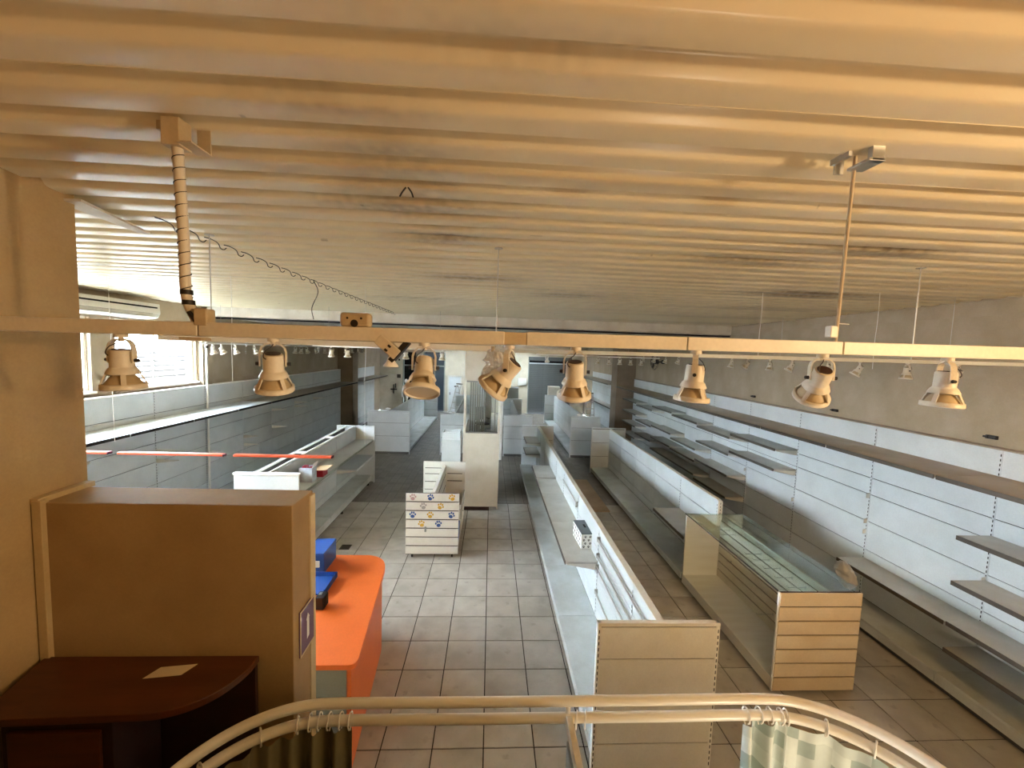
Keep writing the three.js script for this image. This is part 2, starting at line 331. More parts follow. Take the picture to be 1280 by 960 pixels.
// near left: the block of wall beside the camera and the low parapet that butts on to it
{
  const g = plate([[-2.24, 2.36], [XL, 2.36], [XL, -ZN], [-1.74, -ZN]], YC + 0.05, 0);      // plan outline (x, -z)
  g.rotateX(-Math.PI / 2);
  const p = g.attributes.position; for (let i = 0; i < p.count; i++) p.setZ(i, p.getZ(i));
  structMesh('wall_near_left', metricUV(g), M.wallNear);
  structMesh('wall_parapet', bb(-2.3, -0.98, 0, 2.64, -2.3, -2.06, 0.006), M.parapet);
  structMesh('trim_3', join([bb(-2.2, -2.155, 1.4, 2.655, -2.075, -2.035, 0.004), bb(-2.22, -2.17, 2.635, 2.665, -2.33, -2.04, 0.004)]), M.trim);
  { const q = plate([[-2.26, 2.3], [-2.3, 2.37], [-2.36, 2.9], [-2.3, 2.92], [-2.15, 2.3]], 0.012, 0); q.rotateX(-Math.PI / 2); structMesh('trim_4', metricUV(clean(at(q, 0, 4.155, 0))), M.plaster); }
  structMesh('trim_5', bb(-1.0, -0.972, 0, 2.62, -2.315, -2.25, 0.004), M.trim);
}
// low wall under the camera that carries the fitting cabins, and the landing behind it
structMesh('wall_cabin', bb(-2.0, XR, 0, 3.0, -0.34, -0.28), M.wallNear);
structMesh('floor_landing', bb(-2.0, XR, 1.95, 2.05, -0.28, ZN), M.board);
solo('lamp_stand', join([rod([3.3, 2.05, 0.92], [3.3, 3.68, 0.92], 0.018, 12), at(cyl(0.16, 0.18, 0.03, 24), 3.3, 2.065, 0.92), rod([3.3, 3.66, 0.92], [3.3, 3.66, 0.83], 0.012, 10)]), M.black, 'black lamp stand on the landing behind the camera', 'lamp stand');

// neighbouring roof seen through the left windows
{
  const r = thing('neighbouring_roof', 'pale tiled roof of the next building outside the left windows', 'roof');
  for (let k = 0; k < 9; k++) { const x1 = -7.6 - k * 0.55, y = 2.15 + k * 0.11, m = mesh('roof_course', bb(x1 - 0.56, x1, y, y + 0.045, -26, 4), M.roofTile, r); mesh('course_shade', bb(x1 - 0.03, x1 + 0.002, y - 0.07, y, -26, 4), M.slot, r); }  // near-black strips put the shade lines between roof courses into colour
  mesh('eaves_wall', bb(-12.4, -7.7, -0.2, 2.13, -26, 4), M.roofTile, r);
}

// ------------------------------------------------------------------ shelving builder
// side -1 opens to the left (towards -x), +1 to the right. cuts: bay boundaries along z (decreasing).
function shelfRun(t, o) {
  const { xp, h, cuts, side, deckX, deckY = 0.16, rows = [0.34, 0.68, 1.02], mat = M.white, deckMat = M.deck } = o, zs = cuts;
  const inner = xp + side * 0.014;
  for (let i = 0; i + 1 < zs.length; i++) {
    const z0 = zs[i], z1 = zs[i + 1], ys = [deckY, ...rows.filter((y) => y > deckY + 0.05 && y < h - 0.05), h];
    for (let k = 0; k + 1 < ys.length; k++) mesh('back_panel', bb(xp, inner, ys[k] + 0.005, ys[k + 1] - 0.005, z1 + 0.012, z0 - 0.012), mat, t);
    if (o.decks !== false && deckX !== undefined) mesh('base_deck', join([bb(inner, deckX, deckY - 0.03, deckY, z1 + 0.0025, z0 - 0.0025, 0.004), bb(deckX - side * 0.02, deckX, 0.07, deckY - 0.028, z1 + 0.0025, z0 - 0.0025)]), deckMat, t);
  }
  if (o.decks !== false && deckX !== undefined) mesh('plinth', bb(inner, deckX - side * 0.05, 0, deckY - 0.05, zs[zs.length - 1], zs[0]), M.plinth, t);
  zs.forEach((z, i) => {
    if (o.uprights === false) return;
    const u = mesh('upright', bb(xp - side * 0.001, inner + side * 0.004, 0.02, h, z - 0.011, z + 0.011), mat, t);
    if (Math.abs(z) < (o.slotsTo ?? 9)) { const s = []; for (let y = deckY + 0.05; y < h - 0.03; y += 0.05) s.push(bb(inner + side * 0.003, inner + side * 0.0055, y, y + 0.026, z - 0.004, z + 0.004)); mesh('slot_row', join(s), M.slot, u).userData.kind = 'stuff'; }
  });
}
function addShelf(t, o) {     // xp panel face, xf front, y top, z0 near, z1 far, side
  const { xp, xf, y, z0, z1, side, mat = M.shelfTop, price = true, th = 0.028, tilt = 0 } = o;
  const s = mesh('shelf', bb(xp, xf, y - th, y, z1 + 0.004, z0 - 0.004, 0.003), mat, t);
  if (price) mesh('price_rail', bb(xf, xf + side * 0.008, y - 0.042, y + 0.002, z1 + 0.012, z0 - 0.012), o.railMat || M.rail, s);
  for (const z of [z0 - 0.012, z1 + 0.012]) { const g = plate([[0, 0], [side * Math.abs(xf - xp) * 0.96, 0], [side * Math.abs(xf - xp) * 0.96, -0.014], [side * 0.05, -0.075], [0, -0.075]], 0.003, 0); mesh('shelf_bracket', at(metricUV(clean(g)), xp, y - th, z), M.whiteWarm, s); }
  return s;
}
function emptyBracket(t, xp, side, y, z, len = 0.34) { mesh('shelf_bracket', at(metricUV(clean(plate([[0, 0.012], [side * len, 0], [side * len, -0.012], [side * 0.05, -0.06], [0, -0.06]], 0.004, 0))), xp, y, z), M.whiteWarm, t); }
function endPanel(t, x0, x1, h, z, dir, o = {}) {   // dir +1 faces the camera
  const e = mesh('end_panel', bb(x0 + 0.02, x1 - 0.02, 0.02, h - 0.02, z - 0.012, z + 0.012), M.gap, t);
  mesh('rear_face', bb(x0 + 0.03, x1 - 0.03, 0.04, h - 0.03, z - 0.018, z - 0.012), o.mat || M.white, e);
  const ys = o.rows || [0.02, h * 0.38, h * 0.7, h - 0.03];
  for (let k = 0; k + 1 < ys.length; k++) mesh('panel', bb(x0 + 0.03, x1 - 0.03, ys[k] + 0.005, ys[k + 1] - 0.005, z + dir * 0.012, z + dir * 0.022, 0.002), o.mat || M.white, e);
  multi('end_post', [bb(x0, x0 + 0.03, 0, h, z - 0.02, z + 0.022, 0.004), bb(x1 - 0.03, x1, 0, h, z - 0.02, z + 0.022, 0.004)], o.mat || M.white, t);
  mesh('top_cap', bb(x0, x1, h - 0.03, h, z - 0.022, z + 0.024, 0.004), o.mat || M.white, t);
  if (o.slots) { const s = []; for (let y = 0.1; y < h - 0.04; y += 0.05) s.push(bb(x0 + 0.011, x0 + 0.018, y, y + 0.028, z + 0.021, z + 0.0235), bb(x1 - 0.018, x1 - 0.011, y, y + 0.028, z + 0.021, z + 0.0235)); mesh('slot_row', join(s), M.slot, e).userData.kind = 'stuff'; }
  return e;
}

// ---- E: long double-sided gondola in the middle aisle
{
  const t = thing('gondola', 'long white double-sided gondola in the middle with paw-print box on its shelf', 'shelf');
  const cuts = [-3.08, -3.64, -4.86, -6.08, -7.3, -8.2, -9.1, -10.0, -10.9, -11.8], h = 1.3, xp = 1.44;
  shelfRun(t, { xp: xp - 0.02, h, cuts, side: -1, deckX: 0.935, deckY: 0.17, slotsTo: 12 });
  shelfRun(t, { xp: xp + 0.02, h, cuts, side: 1, deckX: 1.9, deckY: 0.17, mat: M.white, slotsTo: 0 });
  mesh('core_frame', bb(xp - 0.0195, xp + 0.0195, 0.05, h - 0.012, -11.78, -3.1), M.slot, t);
  mesh('top_rail', bb(xp - 0.034, xp + 0.034, h - 0.01, h + 0.012, -11.8, -3.08, 0.004), M.whiteWarm, t);
  endPanel(t, 0.905, 1.905, 1.335, -3.06, 1, { rows: [0.02, 0.3, 0.66, 1.03, 1.3], slots: true, mat: M.whiteWarm });
  endPanel(t, 0.97, 1.9, 1.33, -11.83, 1, { rows: [0.02, 0.5, 0.9, 1.3] });
  const sh = (y, a, b, xf = 1.0) => addShelf(t, { xp: xp - 0.034, xf, y, z0: a, z1: b, side: -1 });
  sh(0.87, -4.86, -6.08); sh(0.87, -6.08, -7.3); sh(0.87, -7.3, -8.2); sh(0.9, -8.2, -9.1); sh(1.02, -10.9, -11.75, 1.02); sh(0.7, -10.9, -11.75, 1.02);
  for (const y of [1.19, 0.98, 0.84, 0.52]) mesh('hanging_bar', join([bb(xp - 0.075, xp - 0.06, y - 0.012, y + 0.012, -4.8, -3.12, 0.003), bb(xp - 0.075, xp - 0.03, y - 0.03, y + 0.03, -4.815, -4.8), bb(xp - 0.075, xp - 0.03, y - 0.012, y + 0.012, -3.13, -3.115)]), M.steel, t);
  mesh('hanging_bar', join([bb(xp - 0.075, xp - 0.06, 1.16, 1.18, -7.25, -6.1, 0.003), bb(xp - 0.075, xp - 0.03, 1.1, 1.18, -6.1, -6.08)]), M.steel, t);
}
// ---- G: long gondola in the right aisle
{
  const t = thing('gondola', 'long white gondola in the right aisle behind the glass-topped slatted display', 'shelf');
  const cuts = [-5.9, -7.1, -8.25, -9.4, -10.5, -11.6], h = 1.3, xp = 3.54;
  shelfRun(t, { xp: xp - 0.02, h, cuts, side: -1, deckX: 3.0, deckY: 0.17, slotsTo: 8 });
  shelfRun(t, { xp: xp + 0.02, h, cuts, side: 1, deckX: 3.98, deckY: 0.17, slotsTo: 0 });
  mesh('core_frame', bb(xp - 0.0195, xp + 0.0195, 0.05, h - 0.012, -11.58, -5.9), M.slot, t);
  mesh('top_rail', bb(xp - 0.034, xp + 0.034, h - 0.01, h + 0.012, -11.6, -5.9, 0.004), M.whiteWarm, t);
  const post = mesh('end_post', bb(xp - 0.034, xp + 0.034, 0, h, -5.9, -5.875, 0.003), M.whiteWarm, t);
  { const s = []; for (let y = 0.2; y < 1.26; y += 0.05) s.push(bb(xp - 0.004, xp + 0.004, y, y + 0.028, -5.876, -5.8735)); mesh('slot_row', join(s), M.slot, post).userData.kind = 'stuff'; }
  endPanel(t, 2.98, 3.98, 1.345, -11.63, 1, { rows: [0.02, 0.5, 0.9, 1.3] });
  addShelf(t, { xp: xp - 0.034, xf: 3.02, y: 0.72, z0: -5.9, z1: -7.1, side: -1 });
}
// ---- A: glass-shelved gondola on the left
{
  const t = thing('gondola', 'white gondola on the left with boxes on its near shelf and open rails on top', 'shelf');
  const cuts = [-6.42, -7.75, -9.1, -10.42], h = 1.44, xp = -3.4;
  shelfRun(t, { xp: xp + 0.02, h, cuts, side: 1, deckX: -2.97, deckY: 0.2, slotsTo: 0, mat: M.greyWhite });
  shelfRun(t, { xp: xp - 0.02, h, cuts, side: -1, deckX: -3.86, deckY: 0.2, slotsTo: 0 });
  endPanel(t, -3.85, -2.9, 1.47, -10.44, 1, { rows: [0.02, 1.44], mat: M.white });
  mesh('end_panel', bb(-3.92, -2.94, 0.05, 1.415, -6.43, -6.39, 0.004), M.white, t);
  mesh('top_cap', bb(-3.93, -2.93, 1.422, 1.455, -6.45, -6.375, 0.005), M.white1, t);
  mesh('side_panel', bb(-3.66, -3.645, 0.2, 1.42, -10.42, -6.44), M.greyWhite, t); mesh('trough_shade', bb(-3.643, -3.64, 0.2, 1.4, -10.4, -6.46), M.plinth, t);  // panel and dark sheet added so the trough below the rails looks shaded
  for (let i = 0; i < 3; i++) {
    addShelf(t, { xp: xp + 0.034, xf: -2.93, y: 1.12, z0: cuts[i], z1: cuts[i + 1], side: 1, mat: M.greyWhite, railMat: M.glassGreen });
  }
  addShelf(t, { xp: xp + 0.034, xf: -2.93, y: 0.72, z0: -9.1, z1: -10.42, side: 1, mat: M.greyWhite, railMat: M.white });
  multi('top_frame', [bb(-3.64, -3.605, 1.42, 1.45, -10.42, -6.44, 0.004), bb(-3.415, -3.385, 1.44, 1.465, -10.42, -6.44, 0.004), ...[-7.75, -9.1].map((z) => bb(-3.62, -3.4, 1.43, 1.455, z - 0.05, z + 0.05, 0.004))], M.white1, t);
  for (const z of [-6.6, -8.4, -10.2]) mesh('foot', join([at(cyl(0.022, 0.03, 0.07, 10), -3.0, 0.035, z), at(cyl(0.02, 0.02, 0.04, 10), -3.0, 0.085, z)]), M.black, t);
}
// ---- rear gondolas B, C, D, F
for (const [x0, x1, zf, h, label] of [
  [-3.94, -2.58, -20.2, 1.43, 'far white gondola at left, a crumpled white bag on its end panel'],
  [-1.6, -0.62, -19, 1.4, 'far white gondola whose end panel stands left of the glass booth'],
  [0.47, 1.42, -18, 1.4, 'far white gondola whose end panel stands right of the glass booth'],
  [2.7, 3.7, -20, 1.4, 'far white gondola before the roller shutter, with a stepladder behind it']]) {
  const t = thing('gondola', label, 'shelf'), z0 = -13.36, n = Math.round((z0 - zf) / 1.33), cuts = [];
  for (let i = 0; i <= n; i++) cuts.push(z0 + (zf - z0) * i / n);
  const xp = (x0 + x1) / 2;
  shelfRun(t, { xp: xp - 0.02, h: h - 0.03, cuts, side: -1, deckX: x0 + 0.03, slotsTo: 0 });
  shelfRun(t, { xp: xp + 0.02, h: h - 0.03, cuts, side: 1, deckX: x1 - 0.03, slotsTo: 0 });
  endPanel(t, x0, x1, h, z0 + 0.02, 1, { rows: [0.08, h * 0.42, h * 0.72, h - 0.03] });
  endPanel(t, x0, x1, h, zf, 1, { rows: [0.08, h * 0.35, h * 0.65, h - 0.03] });
}
// ---- right wall shelving
{
  const t = thing('wall_shelving', 'tall white wall shelving along the whole right wall with a brown canopy shelf', 'shelf');
  const cuts = [-1.18, -2.54, -3.9, -5.28, -6.645, -7.99, -9.34, -10.7, -12.05, -13.4, -14.8], xp = 5.3, h = 2.61;
  shelfRun(t, { xp: xp + 0.014, h, cuts, side: -1, deckX: 4.85, deckY: 0.19, rows: [0.5, 0.87, 1.27, 1.65, 1.88, 2.3], slotsTo: 9.5 });
  mesh('rear_frame', bb(5.3145, 5.4, 0.02, 2.6, -14.8, -1.18), M.slot, t);
  mesh('top_rail', bb(5.285, 5.4, h - 0.005, h + 0.012, -14.8, -1.18, 0.003), M.canopy, t);
  for (let i = 0; i + 1 < cuts.length; i++) { const s = addShelf(t, { xp: 5.296, xf: 4.6, y: 2.335, z0: cuts[i], z1: cuts[i + 1], side: -1, mat: M.canopy, th: 0.03 }); s.name = numbered('canopy_shelf'); }
  const S = (bay, y, xf = 4.9) => addShelf(t, { xp: 5.296, xf, y, z0: cuts[bay], z1: cuts[bay + 1], side: -1 });
  S(1, 1.7); S(1, 1.21); S(1, 0.76); S(1, 0.47); S(2, 0.75); S(0, 1.7); S(0, 1.21); S(0, 0.76);
  S(4, 1.95); S(4, 1.6);
  S(5, 1.87); S(5, 1.52); S(5, 1.08); S(5, 0.62);
  S(6, 1.93); S(6, 1.02); S(6, 0.7); S(6, 1.3);
  S(7, 1.98); S(7, 1.4); S(7, 1.05); S(7, 0.7);
  S(8, 1.85); S(8, 1.35); S(8, 0.9); S(9, 1.9); S(9, 1.5); S(9, 1.1); S(9, 0.7);
  for (const [y, z] of [[1.66, -5.28], [1.3, -5.28], [1.15, -5.28], [1.24, -3.9], [1.1, -6.645], [1.24, -7.99]]) emptyBracket(t, 5.296, -1, y, z, 0.05);
}
{
  const t = thing('wall_shelving', 'farthest wall shelving at right beyond the brown pillar', 'shelf');
  const cuts = [-15.8, -17.1, -18.4, -19.7, -21.0];
  shelfRun(t, { xp: 5.314, h: 2.6, cuts, side: -1, deckX: 4.85, deckY: 0.19, rows: [0.5, 0.87, 1.27, 1.65, 2.0], slotsTo: 0 });
  for (let i = 0; i < 4; i++) { addShelf(t, { xp: 5.296, xf: 4.6, y: 2.335, z0: cuts[i], z1: cuts[i + 1], side: -1, mat: M.canopy }).name = numbered('canopy_shelf'); addShelf(t, { xp: 5.296, xf: 4.9, y: 1.3, z0: cuts[i], z1: cuts[i + 1], side: -1 }); }
}
// ---- left wall shelving
{
  const t = thing('wall_shelving', 'tall white wall shelving along the left wall under the windows', 'shelf');
  const cuts = [-4.96, -6.27, -7.58, -8.88, -10.2, -11.5, -12.8, -14.1, -15.4, -16.65], xp = -6.0, h = 2.53;
  shelfRun(t, { xp: xp - 0.014, h, cuts, side: 1, deckX: -5.55, deckY: 0.19, rows: [0.45, 0.85, 1.25, 1.6, 1.85, 2.14], slotsTo: 9.5, mat: M.greyWhite });
  mesh('rear_frame', bb(-6.13, -6.0145, 0.02, h - 0.01, -16.65, -4.96), M.slot, t);
  mesh('top_rail', bb(-6.1, -5.985, h - 0.005, h + 0.015, -16.65, -4.96, 0.003), M.white1, t);
  for (let i = 0; i + 1 < cuts.length; i++) addShelf(t, { xp: -5.996, xf: -5.32, y: 2.05, z0: cuts[i], z1: cuts[i + 1], side: 1, mat: i < 4 ? M.white : M.canopy, th: 0.03, railMat: M.slot }).name = numbered('canopy_shelf');
  for (const [y, z, l] of [[1.48, -7.58, 0.4], [1.3, -7.58, 0.4], [1.62, -6.27, 0.1], [1.68, -11.5, 0.4], [1.2, -11.5, 0.4], [1.72, -12.8, 0.4], [1.6, -12.8, 0.4], [1.15, -8.88, 0.3], [1.0, -10.2, 0.35], [1.2, -10.2, 0.35], [1.7, -14.1, 0.4]]) emptyBracket(t, -5.996, 1, y, z, l);
}
{
  const t = thing('wall_shelving', 'farthest wall shelving at left beyond the brown pillar', 'shelf');
  const cuts = [-17.5, -18.8, -20.1, -21.4];
  shelfRun(t, { xp: -6.014, h: 2.5, cuts, side: 1, deckX: -5.55, deckY: 0.19, rows: [0.5, 0.9, 1.3, 1.7], slotsTo: 0, mat: M.greyWhite });
  for (let i = 0; i < 3; i++) addShelf(t, { xp: -5.996, xf: -5.32, y: 2.05, z0: cuts[i], z1: cuts[i + 1], side: 1, mat: M.canopy }).name = numbered('canopy_shelf');
}

// ------------------------------------------------------------------ slatted displays
function slatBoards(parent, axis, fixed, a0, a1, y0, y1, n, mat, face, th = 0.016, gap = 0.007) {   // horizontal boards, dark grooves between
  const hh = (y1 - y0) / n;
  for (let i = 0; i < n; i++) {
    const ya = y0 + i * hh + gap, yb = y0 + (i + 1) * hh - gap;
    mesh('slat', axis === 'x' ? bb(a0, a1, ya, yb, fixed, fixed + face * th, 0.003) : bb(fixed, fixed + face * th, ya, yb, a1, a0, 0.003), mat, parent);
  }
}
function hook(t, x, y, z, side, len = 0.16) { mesh('display_hook', join([rod([x, y, z], [x + side * len, y, z], 0.003, 6), rod([x + side * len, y, z], [x + side * (len + 0.015), y + 0.02, z], 0.003, 6), bb(x - 0.002, x + 0.006, y - 0.02, y + 0.015, z - 0.01, z + 0.01)]), M.steel, t); }
{
  const t = thing('slatted_display', 'light wood slatted display case with a glass top in the right aisle', 'display case', null, [0, 0, 0]);
  const x0 = 3.01, x1 = 3.885, z0 = -3.845, z1 = -5.87, h = 1.1, xm = 3.55;
  const e = mesh('end_panel', bb(x0 + 0.004, x1 - 0.004, 0.03, h, z0 - 0.02, z0 - 0.002), M.groove, t); e.userData.label = 'slatted front end';
  slatBoards(e, 'x', z0 - 0.003, x0, x1, 0.035, h + 0.005, 7, M.slatEdge, 1);
  mesh('end_panel', bb(x0, x1, 0.03, h, z1, z1 + 0.03, 0.003), M.woodLight, t);
  const b = mesh('back_panel', bb(xm, xm + 0.02, 0.15, h - 0.08, z1 + 0.03, z0 - 0.02), M.groove, t);
  slatBoards(b, 'z', xm + 0.001, z0 - 0.02, z1 + 0.03, 0.15, h - 0.08, 7, M.slatPale, -1);
  mesh('base_board', bb(x0, x1, 0.03, 0.16, z1 + 0.03, z0 - 0.02, 0.004), M.woodLight, t);
  mesh('edge_strip', bb(x0 - 0.008, x0 + 0.01, 0.03, h, z0 - 0.022, z0 + 0.002, 0.003), M.white1, t);
  mesh('glass_top', bb(x0 - 0.01, x1 + 0.01, h + 0.004, h + 0.012, z1, z0 - 0.02), M.glassGreen, t);
  mesh('glass_edge', bb(x0 - 0.012, x0 - 0.006, h, h + 0.013, z1, z0 - 0.02), M.plinth, t);
  mesh('top_strip', bb(xm + 0.0, xm + 0.022, h - 0.08, h + 0.003, z1 + 0.03, z0 - 0.02, 0.003), M.woodLight, t);
  for (const z of [-4.15, -4.35, -4.55, -4.75, -4.9, -5.45, -5.6]) hook(t, xm - 0.016, h - 0.13, z, -1, 0.2);
  hook(t, xm - 0.016, 0.55, -5.5, -1, 0.06); hook(t, xm - 0.016, 0.36, -4.6, -1, 0.2);
  mesh('foot', join([[x0 + 0.08, z0 - 0.1], [x1 - 0.08, z0 - 0.1], [x0 + 0.08, z1 + 0.1], [x1 - 0.08, z1 + 0.1]].map(([x, z]) => at(cyl(0.03, 0.03, 0.03, 12), x, 0.015, z))), M.black, t);
}
function pawPrint(s) { const out = [[0, -0.012, 0.02, 0.017], [-0.024, 0.008, 0.008, 0.011], [-0.009, 0.024, 0.008, 0.012], [0.01, 0.024, 0.008, 0.012], [0.025, 0.008, 0.008, 0.011]]; return out.map(([x, y, rx, ry]) => { const g = cyl(1, 1, 0.0012, 14); g.rotateX(Math.PI / 2); g.scale(rx * s, ry * s, 1); return at(g, x * s, y * s, 0); }); }
{
  const t = thing('slatted_display', 'white slatted floor display with coloured paw prints on its front', 'display case');
  const x0 = -1.32, x1 = -0.46, z0 = -6.58, z1 = -8.2, h = 1.11, xm = -0.88;
  const e = mesh('end_panel', bb(x0 + 0.004, x1 - 0.004, 0.07, h, z0 - 0.02, z0 - 0.002), M.groove, t);
  slatBoards(e, 'x', z0 - 0.003, x0, x1, 0.075, h + 0.005, 7, M.whiteWarm, 1, 0.016, 0.009);
  const hh = (h - 0.07) / 7, cols = { r: std({ color: 0xb08a86, roughness: 0.6 }), b: std({ color: 0x2c4f8a, roughness: 0.6 }), y: std({ color: 0xc79a2a, roughness: 0.6 }), g: std({ color: 0x9a948e, roughness: 0.6 }) };
  for (const [row, list] of [[6, [['r', 0.13], ['b', 0.46], ['y', 0.87]]], [5, [['g', 0.33], ['y', 0.65]]], [4, [['b', 0.13], ['y', 0.46], ['b', 0.86]]], [3, [['y', 0.3], ['b', 0.62]]]]) for (const [c, f] of list) { const g = join(pawPrint(1.7)); g.rotateZ(rr(-0.5, 0.5)); at(g, x0 + f * (x1 - x0), 0.075 + (row + 0.5) * hh, z0 + 0.0135); mesh('paw_print', g, cols[c], e); }
  mesh('slat_hook', bb(x0 + 0.31, x0 + 0.34, 0.47, 0.55, z0 + 0.012, z0 + 0.04, 0.004), M.greyFront, e);
  const e2 = mesh('end_panel', bb(x0 + 0.02, x1, 0.3, 1.2, z1, z1 + 0.02), M.whiteWarm, t);
  const b = mesh('back_panel', join([bb(xm - 0.03, xm + 0.03, 0.16, 1.13, z1 + 0.02, z0 - 0.02, 0.004)]), M.whiteWarm, t);
  for (const y of [0.5, 0.72, 0.95]) { mesh('groove_strip', bb(xm + 0.03, xm + 0.034, y, y + 0.012, z1 + 0.05, z0 - 0.05), M.darkSteel, b); }
  for (const y of [0.62, 0.78, 0.94, 1.06]) mesh('groove_strip', bb(x0 + 0.05, xm - 0.06, y, y + 0.012, z1 + 0.02, z1 + 0.024), M.darkSteel, e2);
  for (const y of [0.8, 0.95]) mesh('groove_strip', bb(xm + 0.06, x1 - 0.06, y, y + 0.014, z1 + 0.02, z1 + 0.024), M.darkSteel, e2);
  mesh('base_board', bb(x0 + 0.01, x1 - 0.01, 0.09, 0.17, z1, z0 - 0.02, 0.004), M.whiteWarm, t);
  mesh('side_board', bb(x1 - 0.02, x1 - 0.004, 0.42, 0.62, z1 + 0.02, z0 - 0.6, 0.003), M.whiteWarm, t);
  for (const [y, z] of [[0.9, -6.9], [0.82, -7.1], [0.9, -7.4], [0.75, -6.8]]) hook(t, xm - 0.03, y, z, -1, 0.3);
  for (const [x, z] of [[x0 + 0.1, z0 - 0.06], [x1 - 0.1, z0 - 0.06], [x0 + 0.1, z1 + 0.1], [x1 - 0.1, z1 + 0.1]]) mesh('caster', join([(() => { const g = cyl(0.032, 0.032, 0.024, 14); g.rotateZ(Math.PI / 2); return at(g, x, 0.032, z); })(), bb(x - 0.02, x + 0.02, 0.05, 0.09, z - 0.02, z + 0.02)]), M.black, t);
  solo('storage_bin', join([bb(-0.66, -0.475, 0.172, 0.42, -7.15, -6.72, 0.012)]), M.blue, 'dark blue bin tucked inside the paw-print display', 'bin');
}
// ------------------------------------------------------------------ glass booth, white cabinet, far odds and ends
{
  const t = thing('glass_booth', 'cream booth with a big glass pane standing behind the paw-print display', 'booth');
  const x0 = -0.52, x1 = 0.225, z0 = -8.65, z1 = -10.4;
  mesh('base_panel', bb(x0, x1, 0.09, 1.7, z0 - 0.03, z0, 0.004), M.cream, t);
  mesh('base_plinth', bb(x0 + 0.02, x1 - 0.18, 0, 0.09, z0 - 0.12, z0 - 0.02), M.woodDark, t);
  mesh('corner_post', join([bb(x0 - 0.03, x0 + 0.02, 0, 3.6, z0 - 0.05, z0, 0.004), bb(x1 - 0.045, x1, 1.7, 3.6, z0 - 0.05, z0, 0.004)]), M.cream, t);
  mesh('header_panel', bb(x0 + 0.02, x1 - 0.045, 2.82, 3.6, z0 - 0.03, z0 - 0.005), M.cream, t);
  mesh('glass_frame', join([bb(x0 + 0.02, x1 - 0.045, 1.7, 1.73, z0 - 0.04, z0 + 0.002), bb(x0 + 0.02, x1 - 0.045, 2.79, 2.82, z0 - 0.04, z0 + 0.002), bb(x1 - 0.12, x1 - 0.1, 1.72, 2.8, z0 - 0.03, z0)]), M.ribbed, t);
  mesh('pane', bb(x0 + 0.02, x1 - 0.045, 1.73, 2.79, z0 - 0.02, z0 - 0.014), M.glass, t);
  mesh('side_panel', join([bb(x0 - 0.02, x0, 0.02, 1.7, z1, z0 - 0.05), bb(x1 - 0.02, x1, 0.02, 1.7, z1, z0 - 0.03)]), M.cream, t);
  mesh('side_pane', bb(x1 - 0.012, x1 - 0.006, 1.7, 3.4, z1, z0 - 0.05), M.glass, t);
  const bl = mesh('blind_rail', bb(x0, -0.12, 2.86, 2.9, z1, z1 + 0.04), M.ribbed, t);
  for (let i = 0; i < 7; i++) mesh('blind_slat', bb(x0 + 0.01 + i * 0.057, x0 + 0.055 + i * 0.057, 1.4, 2.86, z1 + 0.01, z1 + 0.022), M.ribbed, bl);
}
{
  const t = thing('cabinet', 'narrow white cabinet beside the glass booth, behind the paw-print display', 'cabinet');
  mesh('body', bb(-1.08, -0.64, 0, 1.42, -9.75, -9.32, 0.006), M.white, t);
  mesh('door', bb(-1.07, -0.65, 0.08, 1.4, -9.32, -9.3, 0.004), M.greyWhite, t);
  const q = thing('tray', 'open white tray lying on top of the narrow cabinet', 'tray');
  mesh('bottom', bb(-1.07, -0.66, 1.42, 1.44, -9.72, -9.33), M.white, q);
  for (const [a, b, c, d] of [[-1.07, -0.66, -9.34, -9.32], [-1.07, -0.66, -9.73, -9.71], [-1.07, -1.05, -9.71, -9.34], [-0.68, -0.66, -9.71, -9.34]]) mesh('rim', bb(a, b, 1.44, 1.57, c, d, 0.003), M.white, q);
}
solo('upright_board', bb(0.28, 0.42, 0, 2.3, -12.9, -12.84, 0.004), M.white1, 'narrow white board standing upright at the right edge of the booth', 'board');
{
  const t = thing('wardrobe', 'tall grey cabinet behind the gondola right of the glass booth', 'cabinet');
  mesh('body', bb(0.5, 1.28, 0, 1.85, -18.9, -18.3, 0.006), M.greyFront, t);
  for (const [a, b] of [[0.51, 0.885], [0.895, 1.27]]) { const d = mesh('door', bb(a, b, 0.05, 1.83, -18.3, -18.28, 0.004), M.greyFront, t); mesh('handle', bb(b === 1.27 ? a + 0.02 : b - 0.04, b === 1.27 ? a + 0.04 : b - 0.02, 0.9, 1.05, -18.28, -18.25), M.darkSteel, d); }
}
{
  const t = thing('panel_box', 'pale electrical box on the far wall left of the shutter', 'electrical box');
  mesh('body', bb(1.55, 2.0, 1.6, 2.0, ZF, ZF + 0.1, 0.008), M.white, t); mesh('door', bb(1.58, 1.97, 1.63, 1.97, ZF + 0.1, ZF + 0.112, 0.004), M.whiteWarm, t);
}
{ // far pale cupboard beside the shutter
  const t = thing('cupboard', 'pale cupboard standing before the roller shutter', 'cupboard');
  mesh('body', bb(3.0, 3.6, 0, 1.75, -21.3, -20.9, 0.006), M.cream, t); for (const [a, b] of [[3.01, 3.295], [3.305, 3.59]]) mesh('door', bb(a, b, 0.06, 1.73, -20.9, -20.88, 0.004), M.cream, t);
}
{
  const t = thing('cupboard', 'tall white cupboard behind the chair, seen through the booth glass', 'cupboard');
  mesh('body', bb(-0.42, 0.06, 0, 2.35, -18.5, -18.1, 0.006), M.white, t); for (const [a, b] of [[-0.41, -0.185], [-0.175, 0.05]]) mesh('door', bb(a, b, 0.06, 2.33, -18.1, -18.08, 0.004), M.white1, t);
}
